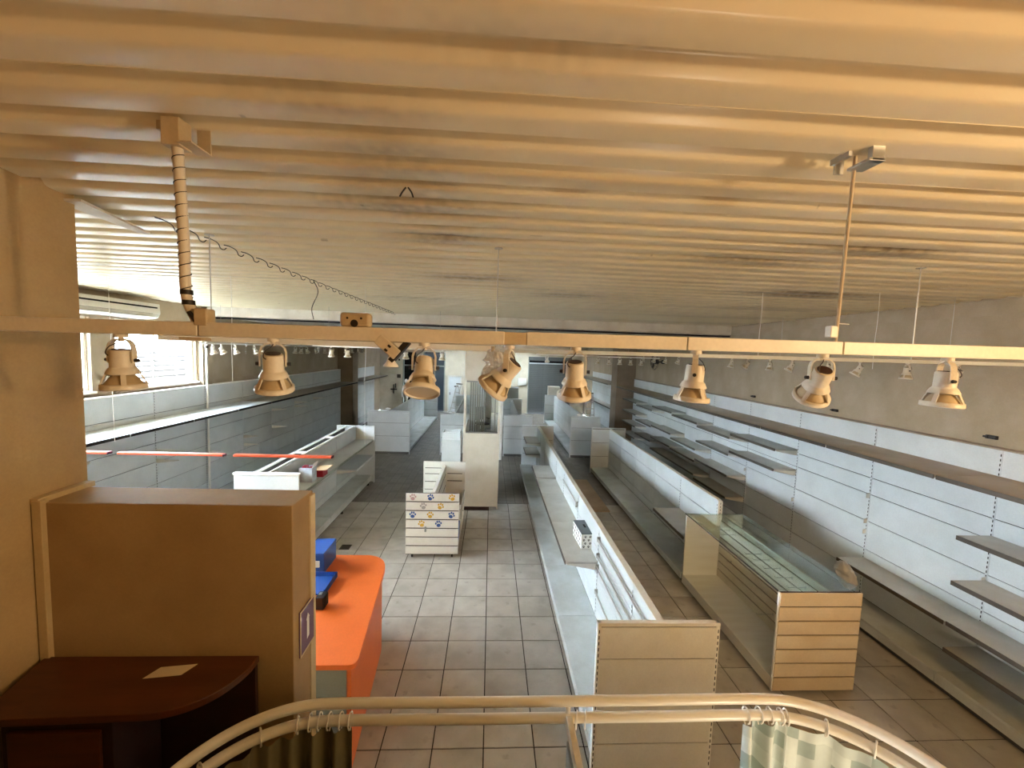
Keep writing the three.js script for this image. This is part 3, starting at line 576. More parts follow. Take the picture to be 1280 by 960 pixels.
function ladder(name, label, x, z, w, h, lean, turn) {
  const t = thing(name, label, 'ladder', null, [x, 0, z]); t.rotation.y = turn;
  for (const s of [-1, 1]) mesh('rail', rod([s * w / 2, 0, 0], [s * w / 2 * 0.8, h, -lean], 0.02, 8), M.steel, t);
  for (const s of [-1, 1]) mesh('rear_leg', rod([s * w / 2, 0, -lean * 2.2], [s * w / 2 * 0.8, h, -lean - 0.03], 0.016, 8), M.steel, t);
  for (let k = 1; k <= 6; k++) { const f = k / 6.6, g = bb(-w / 2 * (1 - 0.2 * f), w / 2 * (1 - 0.2 * f), f * h - 0.012, f * h + 0.012, -f * lean - 0.04, -f * lean + 0.04, 0.004); mesh('step', g, M.steel, t); }
  mesh('top_cap', bb(-w * 0.42, w * 0.42, h - 0.02, h + 0.02, -lean - 0.09, -lean + 0.05, 0.005), M.darkSteel, t);
}
ladder('stepladder', 'metal stepladder leaning open before the white far door', -1.95, -20.6, 0.45, 1.75, 0.45, -0.9);
ladder('stepladder', 'metal stepladder standing behind the right far gondola', 4.45, -17.6, 0.42, 1.75, 0.35, 0.1);
{ // mannequin in the dark doorway: one continuous lathed body with arms
  const t = thing('mannequin', 'pale mannequin standing in the dark far doorway', 'mannequin', null, [-4.62, 0, ZF + 0.35]);
  const P = [[0.001, 0], [0.13, 0.005], [0.13, 0.02], [0.02, 0.03], [0.02, 0.55], [0.09, 0.62], [0.13, 0.8], [0.155, 0.95], [0.115, 1.13], [0.14, 1.3], [0.16, 1.42], [0.06, 1.5], [0.05, 1.55], [0.085, 1.62], [0.09, 1.7], [0.06, 1.78], [0.001, 1.8]];
  const g = new THREE.LatheGeometry(P.map(([a, b]) => new THREE.Vector2(a, b)), 20); g.scale(1, 1, 0.7);
  mesh('body', join([g, tube([[0.15, 1.42, 0], [0.21, 1.2, 0.02], [0.2, 0.95, 0.08], [0.16, 0.85, 0.13]], 0.033, 16, 8), tube([[-0.15, 1.42, 0], [-0.21, 1.2, 0.02], [-0.21, 0.95, 0.05], [-0.19, 0.8, 0.08]], 0.033, 16, 8)]), M.mannequin, t);
}
{ // office chair seen through the booth glass
  const t = thing('office_chair', 'black office chair seen through the booth glass', 'chair', null, [-0.3, 0, -16.8]); t.rotation.y = 0.5;
  mesh('seat', at(metricUV(new RoundedBoxGeometry(0.48, 0.08, 0.46, 2, 0.03)), 0, 0.47, 0), M.black, t);
  mesh('backrest', at(metricUV(new RoundedBoxGeometry(0.46, 0.55, 0.07, 2, 0.03)), 0, 0.86, -0.24), M.black, t);
  mesh('column', at(cyl(0.025, 0.03, 0.4, 12), 0, 0.25, 0), M.darkSteel, t);
  for (let k = 0; k < 5; k++) { const a = k * Math.PI * 0.4; mesh('leg', join([rod([0, 0.1, 0], [Math.cos(a) * 0.28, 0.06, Math.sin(a) * 0.28], 0.016), at(new THREE.SphereGeometry(0.028, 10, 8), Math.cos(a) * 0.28, 0.028, Math.sin(a) * 0.28)]), M.black, t); }
  for (const s of [-1, 1]) mesh('armrest', join([rod([s * 0.27, 0.47, 0.02], [s * 0.27, 0.67, 0.0], 0.014), bb(s * 0.27 - 0.025, s * 0.27 + 0.025, 0.66, 0.69, -0.14, 0.14, 0.01)]), M.black, t);
}
solo('notice', bb(-5.2, -5.0, 1.82, 2.02, ZF + 0.001, ZF + 0.012), M.darkSteel, 'small dark square notice left of the dark doorway', 'sign');
solo('switch_box', bb(-5.13, -5.04, 2.78, 2.88, ZF + 0.001, ZF + 0.03, 0.006), M.black, 'small black box high on the wall by the dark doorway', 'switch');
solo('hanging_tool', join([bb(-5.4, -5.35, 0.95, 1.45, ZF + 0.001, ZF + 0.04, 0.005), bb(-5.55, -5.2, 1.15, 1.21, ZF + 0.001, ZF + 0.05, 0.005), bb(-5.3, -5.25, 1.25, 1.5, ZF + 0.001, ZF + 0.04, 0.005)]), M.black, 'dark bracket hanging on the far wall left of the mannequin', 'bracket');
for (const [x, y, z, r, l] of [[-3.3, 1.475, -13.36, 0.05, 'small crumpled white bag on top of the far left gondola end'], [2.98, 1.445, -13.36, 0.05, 'small crumpled white bag on top of the gondola end before the shutter']]) solo('crumpled_bag', at(crumple(151 + Math.round(x), r * 1.5, r * 0.9, r, 24, 16, 1.2), x, y, z), M.white1, l, 'bag');
// loose board on the floor
solo('loose_shelf_board', join([bb(2.25, 2.72, 0.002, 0.024, -10.9, -8.66, 0.004), bb(2.25, 2.27, 0.0, 0.045, -10.9, -8.66)]), M.board, 'loose beige shelf board lying on the floor in the right aisle', 'board');
{ const t = thing('floor_drain', 'dark square drain grate set in the pale floor tiles', 'drain'); mesh('frame', join([bb(-2.5, -2.33, 0.0015, 0.006, -7.035, -7.02), bb(-2.5, -2.33, 0.0015, 0.006, -6.87, -6.855), bb(-2.5, -2.485, 0.0015, 0.006, -7.02, -6.87), bb(-2.345, -2.33, 0.0015, 0.006, -7.02, -6.87)]), M.darkSteel, t); mesh('grate', bb(-2.485, -2.345, 0.0015, 0.0035, -7.02, -6.87), M.slot, t); for (let k = 0; k < 5; k++) mesh('grate_bar', bb(-2.485, -2.345, 0.0035, 0.0055, -7.0 + k * 0.03, -6.988 + k * 0.03), M.darkSteel, t); }

// ------------------------------------------------------------------ reception desk and what stands on it
{
  const t = thing('reception_desk', 'reception desk with an orange laminate top and rounded end', 'desk');
  const s = new THREE.Shape(); // plan (x, -z)
  s.moveTo(-2.05, 3.1); s.lineTo(-1.06, 3.1); s.quadraticCurveTo(-1.0, 3.1, -1.0, 3.17); s.lineTo(-1.13, 4.45); s.quadraticCurveTo(-1.16, 4.82, -1.42, 4.84); s.lineTo(-1.75, 4.84); s.lineTo(-2.05, 4.8);
  const g = new THREE.ExtrudeGeometry(s, { depth: 0.036, bevelEnabled: true, bevelThickness: 0.004, bevelSize: 0.004, bevelSegments: 2, curveSegments: 20 }); g.rotateX(-Math.PI / 2);
  mesh('desk_top', metricUV(at(g, 0, 0.91, 0)), M.orange, t);
  mesh('front_panel', bb(-2.0, -1.07, 0.02, 0.9, -3.17, -3.13, 0.003), M.greyFront, t);
  const s2 = new THREE.Shape(); s2.moveTo(-1.08, 3.13); s2.lineTo(-1.04, 3.13); s2.lineTo(-1.155, 4.47); s2.quadraticCurveTo(-1.2, 4.78, -1.44, 4.8); s2.lineTo(-1.75, 4.8); s2.lineTo(-1.75, 4.76); s2.lineTo(-1.46, 4.76); s2.quadraticCurveTo(-1.24, 4.74, -1.19, 4.46);
  const g2 = new THREE.ExtrudeGeometry(s2, { depth: 0.9, bevelEnabled: false, curveSegments: 20 }); g2.rotateX(-Math.PI / 2);
  mesh('side_panel', metricUV(at(g2, 0, 0.005, 0)), M.orange, t);
}
{
  const t = thing('ticket_dispenser', 'blue plastic box with a white label on the orange desk', 'box');
  mesh('body', metricUV(at(plate([[-1.98, 0], [-1.78, 0], [-1.78, 0.2], [-1.98, 0.2]], 0.34, 0.008), 0, 0.952, -4.78)), M.blue, t);
  mesh('label_plate', bb(-1.93, -1.82, 1.02, 1.09, -4.431, -4.421), M.white1, t);
  mesh('lid', bb(-1.99, -1.77, 1.155, 1.18, -4.79, -4.42, 0.006), M.blue, t);
  const q = thing('document_tray', 'blue document tray lying on the orange desk beside the parapet', 'tray');
  mesh('base', bb(-1.98, -1.6, 0.952, 0.965, -4.36, -4.02), M.blue, q); for (const [a, b, c, d] of [[-1.98, -1.965, -4.36, -4.02], [-1.615, -1.6, -4.36, -4.02], [-1.965, -1.615, -4.36, -4.345]]) mesh('rim', bb(a, b, 0.965, 1.01, c, d, 0.003), M.blue, q);
}
{
  const t = thing('card_reader', 'small black ridged box on the orange desk', 'device');
  mesh('body', bb(-1.6, -1.52, 0.952, 1.07, -3.9, -3.78, 0.006), M.black, t); for (let k = 0; k < 4; k++) mesh('ridge', bb(-1.52, -1.514, 0.96, 1.065, -3.885 + k * 0.027, -3.87 + k * 0.027), M.blackRubber, t); mesh('button', bb(-1.585, -1.56, 1.07, 1.076, -3.87, -3.83), M.greyFront, t);
}
// sign on the parapet end
{
  const t = thing('direction_sign', 'purple sign with a white upward arrow on the parapet end', 'sign');
  mesh('plate', bb(-0.978, -0.97, 1.78, 2.035, -2.285, -2.115, 0.002), std({ color: 0x6b4a63, roughness: 0.5 }), t);
  const e = 0.008; mesh('border', join([bb(-0.971, -0.9685, 1.78, 1.788, -2.285, -2.115), bb(-0.971, -0.9685, 2.027, 2.035, -2.285, -2.115), bb(-0.971, -0.9685, 1.788, 2.027, -2.285, -2.278), bb(-0.971, -0.9685, 1.788, 2.027, -2.122, -2.115)]), M.trim, t);
  const g = plate([[-0.012, -0.07], [0.014, -0.06], [0.014, 0.045], [0.02, 0.045], [0, 0.075], [-0.02, 0.04], [-0.012, 0.04]], 0.002, 0); g.rotateY(Math.PI / 2);
  mesh('arrow', at(g, -0.971, 1.905, -2.205), M.white1, t);
}
// wooden desk at lower left with a slip of paper
{
  const t = thing('wooden_desk', 'dark wooden desk with a rounded top against the parapet', 'desk');
  const s = new THREE.Shape(); s.moveTo(-2.18, 2.045); s.lineTo(-1.15, 2.045); s.lineTo(-1.15, 1.98); s.quadraticCurveTo(-1.19, 1.75, -1.42, 1.715); s.lineTo(-2.1, 1.69);
  const g = new THREE.ExtrudeGeometry(s, { depth: 0.028, bevelEnabled: true, bevelThickness: 0.003, bevelSize: 0.003, bevelSegments: 2, curveSegments: 20 }); g.rotateX(-Math.PI / 2);
  mesh('desk_top', metricUV(at(g, 0, 1.822, 0)), M.wood, t);
  mesh('back_board', bb(-2.16, -1.155, 0.0, 1.818, -2.048, -2.025), M.woodDark, t);
  mesh('pedestal', bb(-2.08, -1.62, 0.02, 1.815, -2.02, -1.76, 0.004), M.woodDark, t);
  mesh('pedestal_door', bb(-2.04, -1.66, 0.1, 1.74, -1.76, -1.742, 0.004), M.wood, t);
  const p = plate([[0, 0], [0.16, 0.02], [0.19, 0.09], [0.03, 0.07]], 0.0015, 0); p.rotateX(-Math.PI / 2);
  const pm = solo('paper_slip', metricUV(at(p, -1.6, 1.8545, -1.9)), M.paper, 'slip of cream paper lying on the wooden desk', 'paper'); pm.userData.category = 'paper';
}
// ------------------------------------------------------------------ boxes on shelves
{
  const t = thing('donation_box', 'white paw-patterned box with a black slotted lid on the middle gondola', 'box', null, [1.37, 0.871, -5.2]);
  t.rotation.y = 0.05;
  mesh('body', at(metricUV(new RoundedBoxGeometry(0.21, 0.2, 0.44, 1, 0.004)), 0, 0.1, -0.22), M.white1, t);
  const l = mesh('lid', at(metricUV(new RoundedBoxGeometry(0.214, 0.012, 0.444, 1, 0.003)), 0, 0.206, -0.22), std({ color: 0x4d565a, roughness: 0.4 }), t);
  mesh('coin_slot', bb(-0.014, 0.014, 0.2115, 0.2135, -0.29, -0.19), M.slot, l);
  const paws = []; for (let r = 0; r < 4; r++) for (let c = 0; c < 3; c++) { const g = join(pawPrint(0.5)); g.rotateZ(rr(-0.6, 0.6)); paws.push(at(g, -0.07 + c * 0.065 + (r % 2) * 0.02, 0.03 + r * 0.045, 0.0008)); }
  for (const g of paws) mesh('paw_print', g, M.darkSteel, t);
  for (let r = 0; r < 3; r++) for (let c = 0; c < 5; c++) { const g = join(pawPrint(0.6)); g.rotateY(-Math.PI / 2); mesh('paw_print', at(g, -0.1058, 0.04 + r * 0.06, -0.06 - c * 0.085 - (r % 2) * 0.03), M.darkSteel, t); }
}
{
  const t = thing('carton', 'open blue and white carton on the left gondola shelf', 'box', null, [-3.1, 1.121, -6.98]);
  for (const [a, b, c, d] of [[-0.11, 0.11, -0.006, 0], [-0.11, 0.11, -0.19, -0.184], [-0.11, -0.104, -0.184, -0.006], [0.104, 0.11, -0.184, -0.006]]) mesh('side', bb(a, b, 0, 0.25, c, d), paint('#c3d2d8', '#8d7f8a', 33, 0.6, { n0: 5 }), t);
  mesh('bottom', bb(-0.1, 0.1, 0, 0.006, -0.18, -0.01), M.cardboard, t);
  mesh('contents', join([bb(-0.07, 0.0, 0.01, 0.27, -0.14, -0.03, 0.006), bb(0.02, 0.08, 0.01, 0.24, -0.16, -0.06, 0.006)]), M.red, t);
  mesh('flap', (() => { const g = bb(0, 0.005, 0, 0.09, -0.18, -0.01); g.rotateZ(-0.35); return at(g, 0.108, 0.25, 0); })(), M.white1, t);
  const q = thing('carton', 'dark red carton with a cardboard sheet on the left gondola shelf', 'box', null, [-3.0, 1.121, -7.28]);
  mesh('body', bb(-0.08, 0.07, 0, 0.12, -0.22, 0, 0.004), M.red, q);
  mesh('cardboard_sheet', (() => { const g = bb(-0.13, 0.12, 0, 0.005, -0.3, 0.02); g.rotateZ(0.06); return at(g, 0.02, 0.128, 0); })(), M.cardboard, q);
  const w = thing('wooden_sticks', 'few pale wooden sticks lying beside the open carton', 'sticks');
  for (let k = 0; k < 3; k++) mesh('stick', rod([-3.33 + k * 0.03, 1.134, -6.72 - k * 0.1], [-3.25 + k * 0.01, 1.134, -7.1 - k * 0.05], 0.012, 6), M.woodLight, w);
  solo('dark_bag', at(new THREE.SphereGeometry(0.06, 14, 10), -3.29, 1.18, -7.2), M.plinth, 'small dark pouch behind the open carton', 'pouch');
}
function crumple(seed, w, h, d, nx, ny, amp) {   // thin closed crumpled bag
  const f = fbm(seed, 5, 4), g = new THREE.SphereGeometry(1, nx, ny), p = g.attributes.position, v = new THREE.Vector3();
  for (let i = 0; i < p.count; i++) { v.fromBufferAttribute(p, i); const u = (Math.atan2(v.z, v.x) / (2 * Math.PI) + 1) % 1, q = (v.y + 1) / 2, k = 1 + (f(u, q * 0.98) - 0.5) * amp; p.setXYZ(i, v.x * w * k, v.y * h * (1 + (f(q * 0.9, u) - 0.5) * amp * 0.4), v.z * d * k); }
  g.computeVertexNormals(); return g;
}
{
  const g = crumple(101, 0.1, 0.2, 0.13, 44, 32, 1.0); g.rotateZ(0.3);
  solo('plastic_bag', at(g, 4.8, 0.64, -5.0), new THREE.MeshPhysicalMaterial({ color: 0xe9e4da, roughness: 0.3, transmission: 0.45, thickness: 0 }), 'crumpled clear plastic bag hanging over the low right shelf', 'plastic bag');
}

// ------------------------------------------------------------------ curtain rails of the fitting cabins
{
  const t = thing('curtain_rail', 'cream double curtain rail with rounded corners across the bottom', 'curtain rail');
  const path = (y, o) => {
    const z = -1.7 + o, pts = [[-1.14, y, -0.4], [-1.14, y, -0.8]];
    for (let k = 0; k <= 10; k++) { const a = Math.PI * (1 - k / 20), r = 0.48 - o; pts.push([-0.66 + Math.cos(a) * r, y, -1.22 - Math.sin(a) * r]); }
    pts.push([0, y, z], [0.7, y, z]);
    for (let k = 0; k <= 10; k++) { const a = Math.PI / 2 * (1 - k / 10), r = 0.52 - o; pts.push([1.29 + Math.cos(a) * r, y, -1.18 - Math.sin(a) * r]); }
    pts.push([1.81 - o, y, -0.8], [1.81 - o, y, -0.4]); return pts;
  };
  mesh('upper_tube', tube(path(1.9, 0), 0.0215, 240, 14), M.tubeWhite, t);
  mesh('lower_tube', tube(path(1.825, 0.005), 0.0215, 240, 14), M.tubeWhite, t);
  mesh('bracket', join([rod([0.39, 1.83, -1.7], [0.39, 1.9, -1.7], 0.011, 10), bb(0.377, 0.405, 1.8, 1.85, -1.68, -0.36, 0.003), at((() => { const g = cyl(0.016, 0.016, 0.02, 14); g.rotateX(Math.PI / 2); return g; })(), 0.392, 1.826, -1.665)]), M.cream, t);
  mesh('bracket', join([rod([-1.14, 1.8, -0.45], [-1.14, 1.92, -0.45], 0.011, 10)]), M.cream, t);
  mesh('screw', at((() => { const g = cyl(0.005, 0.005, 0.004, 10); g.rotateX(Math.PI / 2); return g; })(), 0.392, 1.826, -1.691), M.darkSteel, t);
}
// a curtain follows points along the lower tube; amp = fold depth
function curtain(label, pts, mat, hooks, folds, yTop, sag, bunched) {
  const t = thing('curtain', label, 'curtain'), curve = new THREE.CatmullRomCurve3(pts.map(([x, z]) => new THREE.Vector3(x, 0, z))), N = 160, H = 26, pos = [], idx = [], uv = [], y0 = 0.15;
  const L = curve.getLength();
  for (let i = 0; i <= N; i++) {
    const s = i / N, p = curve.getPointAt(s), tg = curve.getTangentAt(s), n = new THREE.Vector3(-tg.z, 0, tg.x);
    const w = bunched(s), off = Math.sin(s * folds * Math.PI * 2) * 0.045 * w + Math.sin(s * folds * 4.4 + 1) * 0.012 * w;
    const hk = hooks.reduce((m, q) => Math.min(m, Math.abs(q - s)), 1), drop = Math.min(sag, hk * sag * 12) ;
    for (let j = 0; j <= H; j++) { const v = j / H, y = yTop - drop * (1 - v) - v * (yTop - y0), k = off * (0.5 + 0.5 * Math.min(1, v * 6)); pos.push(p.x + n.x * k, y, p.z + n.z * k); uv.push(s * L * 2.2 * (1 + w), (1 - v) * (yTop - y0) * 2.2); }
  }
  for (let i = 0; i < N; i++) for (let j = 0; j < H; j++) { const a = i * (H + 1) + j, b = a + H + 1; idx.push(a, a + 1, b, b, a + 1, b + 1); }
  const g = new THREE.BufferGeometry(); g.setAttribute('position', new THREE.Float32BufferAttribute(pos, 3)); g.setAttribute('uv', new THREE.Float32BufferAttribute(uv, 2)); g.setIndex(idx); g.computeVertexNormals();
  mesh('cloth', g, mat, t);
  for (const s of hooks) {
    const p = curve.getPointAt(s), tg = curve.getTangentAt(s), n = new THREE.Vector3(-tg.z, 0, tg.x), R = 0.032, q = [];
    for (let k = 0; k <= 12; k++) { const a = -0.9 + k * 0.42; q.push([p.x + n.x * Math.cos(a) * R * 0.9 + tg.x * rr(-0.002, 0.002), 1.825 + Math.sin(a) * R * 1.05, p.z + n.z * Math.cos(a) * R * 0.9]); }
    q.push([p.x, 1.782, p.z], [p.x, yTop - 0.012, p.z]);
    mesh('curtain_hook', tube(q, 0.0036, 40, 6), M.white1, t);
  }
}
M.curtainDark.side = THREE.DoubleSide;
curtain('dark olive curtain bunched on the left of the curtain rail', [175, 155, 135, 120, 107, 97].map((d) => [-0.66 + 0.475 * Math.cos(d * Math.PI / 180), -1.22 - 0.475 * Math.sin(d * Math.PI / 180)]).concat([[-0.62, -1.695], [-0.56, -1.695]]), M.curtainDark, [0.02, 0.3, 0.55, 0.72, 0.78, 0.83, 0.88, 0.94, 0.99], 9, 1.792, 0.02, (s) => s < 0.5 ? 0.35 : 1);
curtain('pale green checked curtain hanging on the right of the rail', [[1.2, -1.695]].concat([88, 72, 56, 40, 24, 12].map((d) => [1.29 + 0.515 * Math.cos(d * Math.PI / 180), -1.18 - 0.515 * Math.sin(d * Math.PI / 180)])), M.curtainCheck, [0.02, 0.1, 0.16, 0.22, 0.25, 0.45, 0.66, 0.9], 8, 1.792, 0.018, (s) => s < 0.26 ? 0.9 : 0.18);
// spare rings near the middle bracket
{ const t = thing('curtain_rings', 'two loose curtain rings beside the middle rail bracket', 'ring'); for (const x of [0.43, 0.47]) { const g = new THREE.TorusGeometry(0.034, 0.0028, 8, 24); g.rotateY(Math.PI / 2 - 0.3); mesh('ring', at(g, x, 1.814, -1.695), M.white1, t); } }
// bulb of the right-hand cabin
{
  for (const [D, name, label] of [[LAMP, 'wall_lamp', 'bare bulb in a white holder low on the cabin wall'], [LANDING, 'landing_lamp', 'warm round globe lamp on the stand behind the camera']]) {
  const t = thing(name, label, 'lamp', null, D.at), LAMP = D;
  const R = D === LANDING ? 0.13 : 0.045;
  mesh('bulb', new THREE.SphereGeometry(R, 24, 16), std({ color: 0xfff0d0, emissive: new THREE.Color(...LAMP.color), emissiveIntensity: 0.8 }), t);
  mesh('holder', join([(() => { const g = cyl(0.022, 0.03, 0.1, 16); g.rotateX(Math.PI / 2); return at(g, 0, 0, R + 0.043); })(), rod([0, 0, R + 0.09], [0, 0, R + 0.1], 0.01)]), M.white1, t);
  const L = new THREE.PointLight(new THREE.Color(...LAMP.color), LAMP.power, 0, 2); L.castShadow = true; L.shadow.radius = R / 0.02 * 0.9; t.add(L);
  }
}
solo('cabin_partition', bb(0.372, 0.388, 0.1, 1.79, -1.62, -0.37, 0.003), M.greyFront, 'grey partition panel hanging below the middle rail bracket', 'partition');
// ------------------------------------------------------------------ lighting tracks and spotlights
const spot = (() => {
  const t = new THREE.Group(); t.name = 'track_spotlight';
  mesh('mount', join([at(cyl(0.02, 0.02, 0.012, 16), 0, -0.006, 0), at(cyl(0.008, 0.008, 0.02, 10), 0, -0.016, 0)]), M.cream, t);
  // strap yoke
  const yp = []; const pts = [[-0.041, -0.098], [-0.041, -0.05], [-0.036, -0.032], [-0.022, -0.02], [0, -0.017], [0.022, -0.02], [0.036, -0.032], [0.041, -0.05], [0.041, -0.098]];
  for (let i = 0; i + 1 < pts.length; i++) { const [a, b] = [pts[i], pts[i + 1]], l = Math.hypot(b[0] - a[0], b[1] - a[1]), g = new THREE.BoxGeometry(0.0045, l + 0.002, 0.02); g.rotateZ(Math.atan2(b[1] - a[1], b[0] - a[0]) - Math.PI / 2); yp.push(at(g, (a[0] + b[0]) / 2, (a[1] + b[1]) / 2, 0)); }
  mesh('yoke', join(yp), M.cream, t);
  const H = (name, g, m) => { const q = mesh(name, g, m, t); q.position.set(0, -0.09, 0); q.userData.head = true; return q; };
  const lathe = (P, n = 28) => new THREE.LatheGeometry(P.map(([r, y]) => new THREE.Vector2(r, y)), n);
  H('housing', join([lathe([[0.001, 0.036], [0.03, 0.036], [0.033, 0.032], [0.034, -0.022], [0.036, -0.026], [0.04, -0.03], [0.048, -0.046], [0.044, -0.05], [0.03, -0.05], [0.001, -0.045]])]), M.cream);
  H('open_top_shade', at(cyl(0.025, 0.025, 0.003, 20), 0, 0.0375, 0), M.woodDark);  // dark disc paints the shade inside the open top of the housing
  H('reflector', lathe([[0.012, -0.047], [0.03, -0.05], [0.048, -0.075], [0.053, -0.084], [0.05, -0.084], [0.028, -0.052]]), M.creamDark);
  const ribs = []; for (let k = 0; k < 4; k++) { const g = bb(-0.007, 0.007, -0.0225, 0.0225, -0.002, 0.002); g.rotateX(-0.42); at(g, 0, -0.066, 0.053); g.rotateY(k * Math.PI / 2 + 0.7); ribs.push(g); }
  H('cage_rib', join(ribs), M.cream);
  H('front_ring', lathe([[0.056, -0.082], [0.064, -0.083], [0.065, -0.098], [0.063, -0.101], [0.056, -0.1], [0.056, -0.082]]), M.cream);
  H('lens', at(cyl(0.056, 0.056, 0.003, 28), 0, -0.094, 0), M.lensGlass);
  for (const s of [-1, 1]) { const g = cyl(0.006, 0.007, 0.012, 12); g.rotateZ(Math.PI / 2); mesh('knob', at(g, s * 0.049, -0.09, 0), M.black, t); }
  mesh('cord', tube([[0.004, -0.014, 0.004], [-0.004, -0.03, 0.012], [-0.02, -0.045, 0.026], [-0.024, -0.066, 0.034], [-0.016, -0.074, 0.034]], 0.0019, 24, 6), M.darkSteel, t);
  return t;
})();
let spotN = 0;
function putSpot(label, group, p, ry = 0, tilt = 0, roll = 0) {
  const c = spotN++ ? spot.clone() : spot; c.name = numbered('track_spotlight'); c.userData = { label, category: 'spotlight' }; if (group) c.userData.group = group;
  c.children.forEach((o) => { o.name = numbered(o.name.replace(/_\d{3,}$/, '')); if (o.userData.head) o.rotation.set(tilt, 0, 0); if (o.name.startsWith('cord')) o.visible = true; });
  c.position.set(...p); c.rotation.set(0, ry, roll); scene.add(c); return c;
}
const railY = (x) => 3.489 + 0.0008 + (x + 1.68) * 0.0055;     // near rail sags slightly to the left
{
  const t = thing('lighting_track', 'long cream lighting track across the whole view, held by hanging rods', 'track');
  const seg = (a, b) => { const g = bb(a, b, -0.0245, 0.0245, -0.0225, 0.0225, 0.003); const p = g.attributes.position; for (let i = 0; i < p.count; i++) p.setY(i, p.getY(i) + railY(p.getX(i))); return at(g, 0, 0, -1.5); };
  for (const [a, b] of [[-2.6, -1.02], [-1.015, 0.045], [0.125, 0.718], [0.722, 1.318], [1.322, 3.4]]) mesh('track_section', seg(a, b), M.cream, t);
  mesh('joint_sleeve', at((() => { const g = bb(0.044, 0.126, -0.022, 0.022, -0.02, 0.02); return g; })(), 0, railY(0.08), -1.5), M.creamDark, t);
  // wrapped post at left
  const post = mesh('wrapped_post', tube([[-1.085, YC - 0.03, -1.5], [-1.08, 4.05, -1.5], [-1.07, 3.8, -1.5], [-1.065, 3.6, -1.5], [-1.045, 3.545, -1.5], [-1.02, 3.5, -1.5]], 0.0165, 40, 14), M.cream, t);
  const wrap = []; for (let i = 0; i <= 150; i++) { const s = i / 150, y = 4.12 - s * 0.52, a = s * 13 * Math.PI * 2; wrap.push([-1.083 + (1 - (y - 3.6) / 0.52) * 0.018 + Math.cos(a) * 0.0167, y, -1.5 + Math.sin(a) * 0.0167]); }
  mesh('tape_wrap', tube(wrap, 0.0016, 420, 5), M.black, post);
  for (const [x, y] of [[-1.082, 4.12], [-1.066, 3.62], [-1.06, 3.585]]) mesh('tape_band', at(cyl(0.019, 0.0195, 0.016, 16), x, y, -1.5), M.black, post);
  mesh('tape_band', rod([-1.048, 3.552, -1.483], [-1.02, 3.512, -1.483], 0.008, 8), M.black, post);
  mesh('ceiling_bracket', join([bb(-1.115, -1.055, 4.1, YC, -1.53, -1.47, 0.003), bb(-1.055, -1.01, 4.11, YC, -1.56, -1.555), bb(-1.06, -1.01, 4.105, 4.11, -1.56, -1.46), bb(-1.15, -1.115, 4.16, YC, -1.53, -1.5)]), M.creamDark, t);
  mesh('splice_block', join([bb(-1.03, -0.985, 3.505, 3.565, -1.525, -1.475, 0.005), bb(-1.075, -1.0, 3.455, 3.465, -1.52, -1.47)]), M.creamDark, t);
  // thin rod at right
  mesh('hanging_rod', rod([1.28, YC, -1.46], [1.305, railY(1.3), -1.5], 0.006, 10), M.creamDark, t);
  mesh('ceiling_bracket', join([bb(1.26, 1.32, 4.14, 4.15, -1.47, -1.38, 0.002), bb(1.27, 1.315, 4.14, YC, -1.4, -1.38, 0.002), bb(1.235, 1.27, 4.14, YC, -1.5, -1.495), bb(1.22, 1.235, 4.17, YC, -1.5, -1.42)]), M.steel, t);
  mesh('rod_clamp', join([bb(1.275, 1.305, 3.545, 3.59, -1.52, -1.49, 0.004), rod([1.305, 3.6, -1.5], [1.37, 3.6, -1.52], 0.002, 6)]), M.cream, t);
}
{
  const t = thing('socket_box', 'cream double socket box standing on the near lighting track', 'socket', null, [-0.485, railY(-0.485) + 0.0245, -1.5]);
  mesh('body', at(metricUV(new RoundedBoxGeometry(0.105, 0.05, 0.045, 3, 0.012)), 0, 0.025, 0), M.creamDark, t);
  mesh('cable_hole', at((() => { const g = cyl(0.013, 0.013, 0.002, 18); g.rotateX(Math.PI / 2); return g; })(), 0.0, 0.012, 0.0232), M.black, t);
  for (const x of [-0.024, 0.024]) mesh('screw', at((() => { const g = cyl(0.004, 0.004, 0.002, 10); g.rotateX(Math.PI / 2); return g; })(), x, 0.03, 0.0232), M.black, t);
}
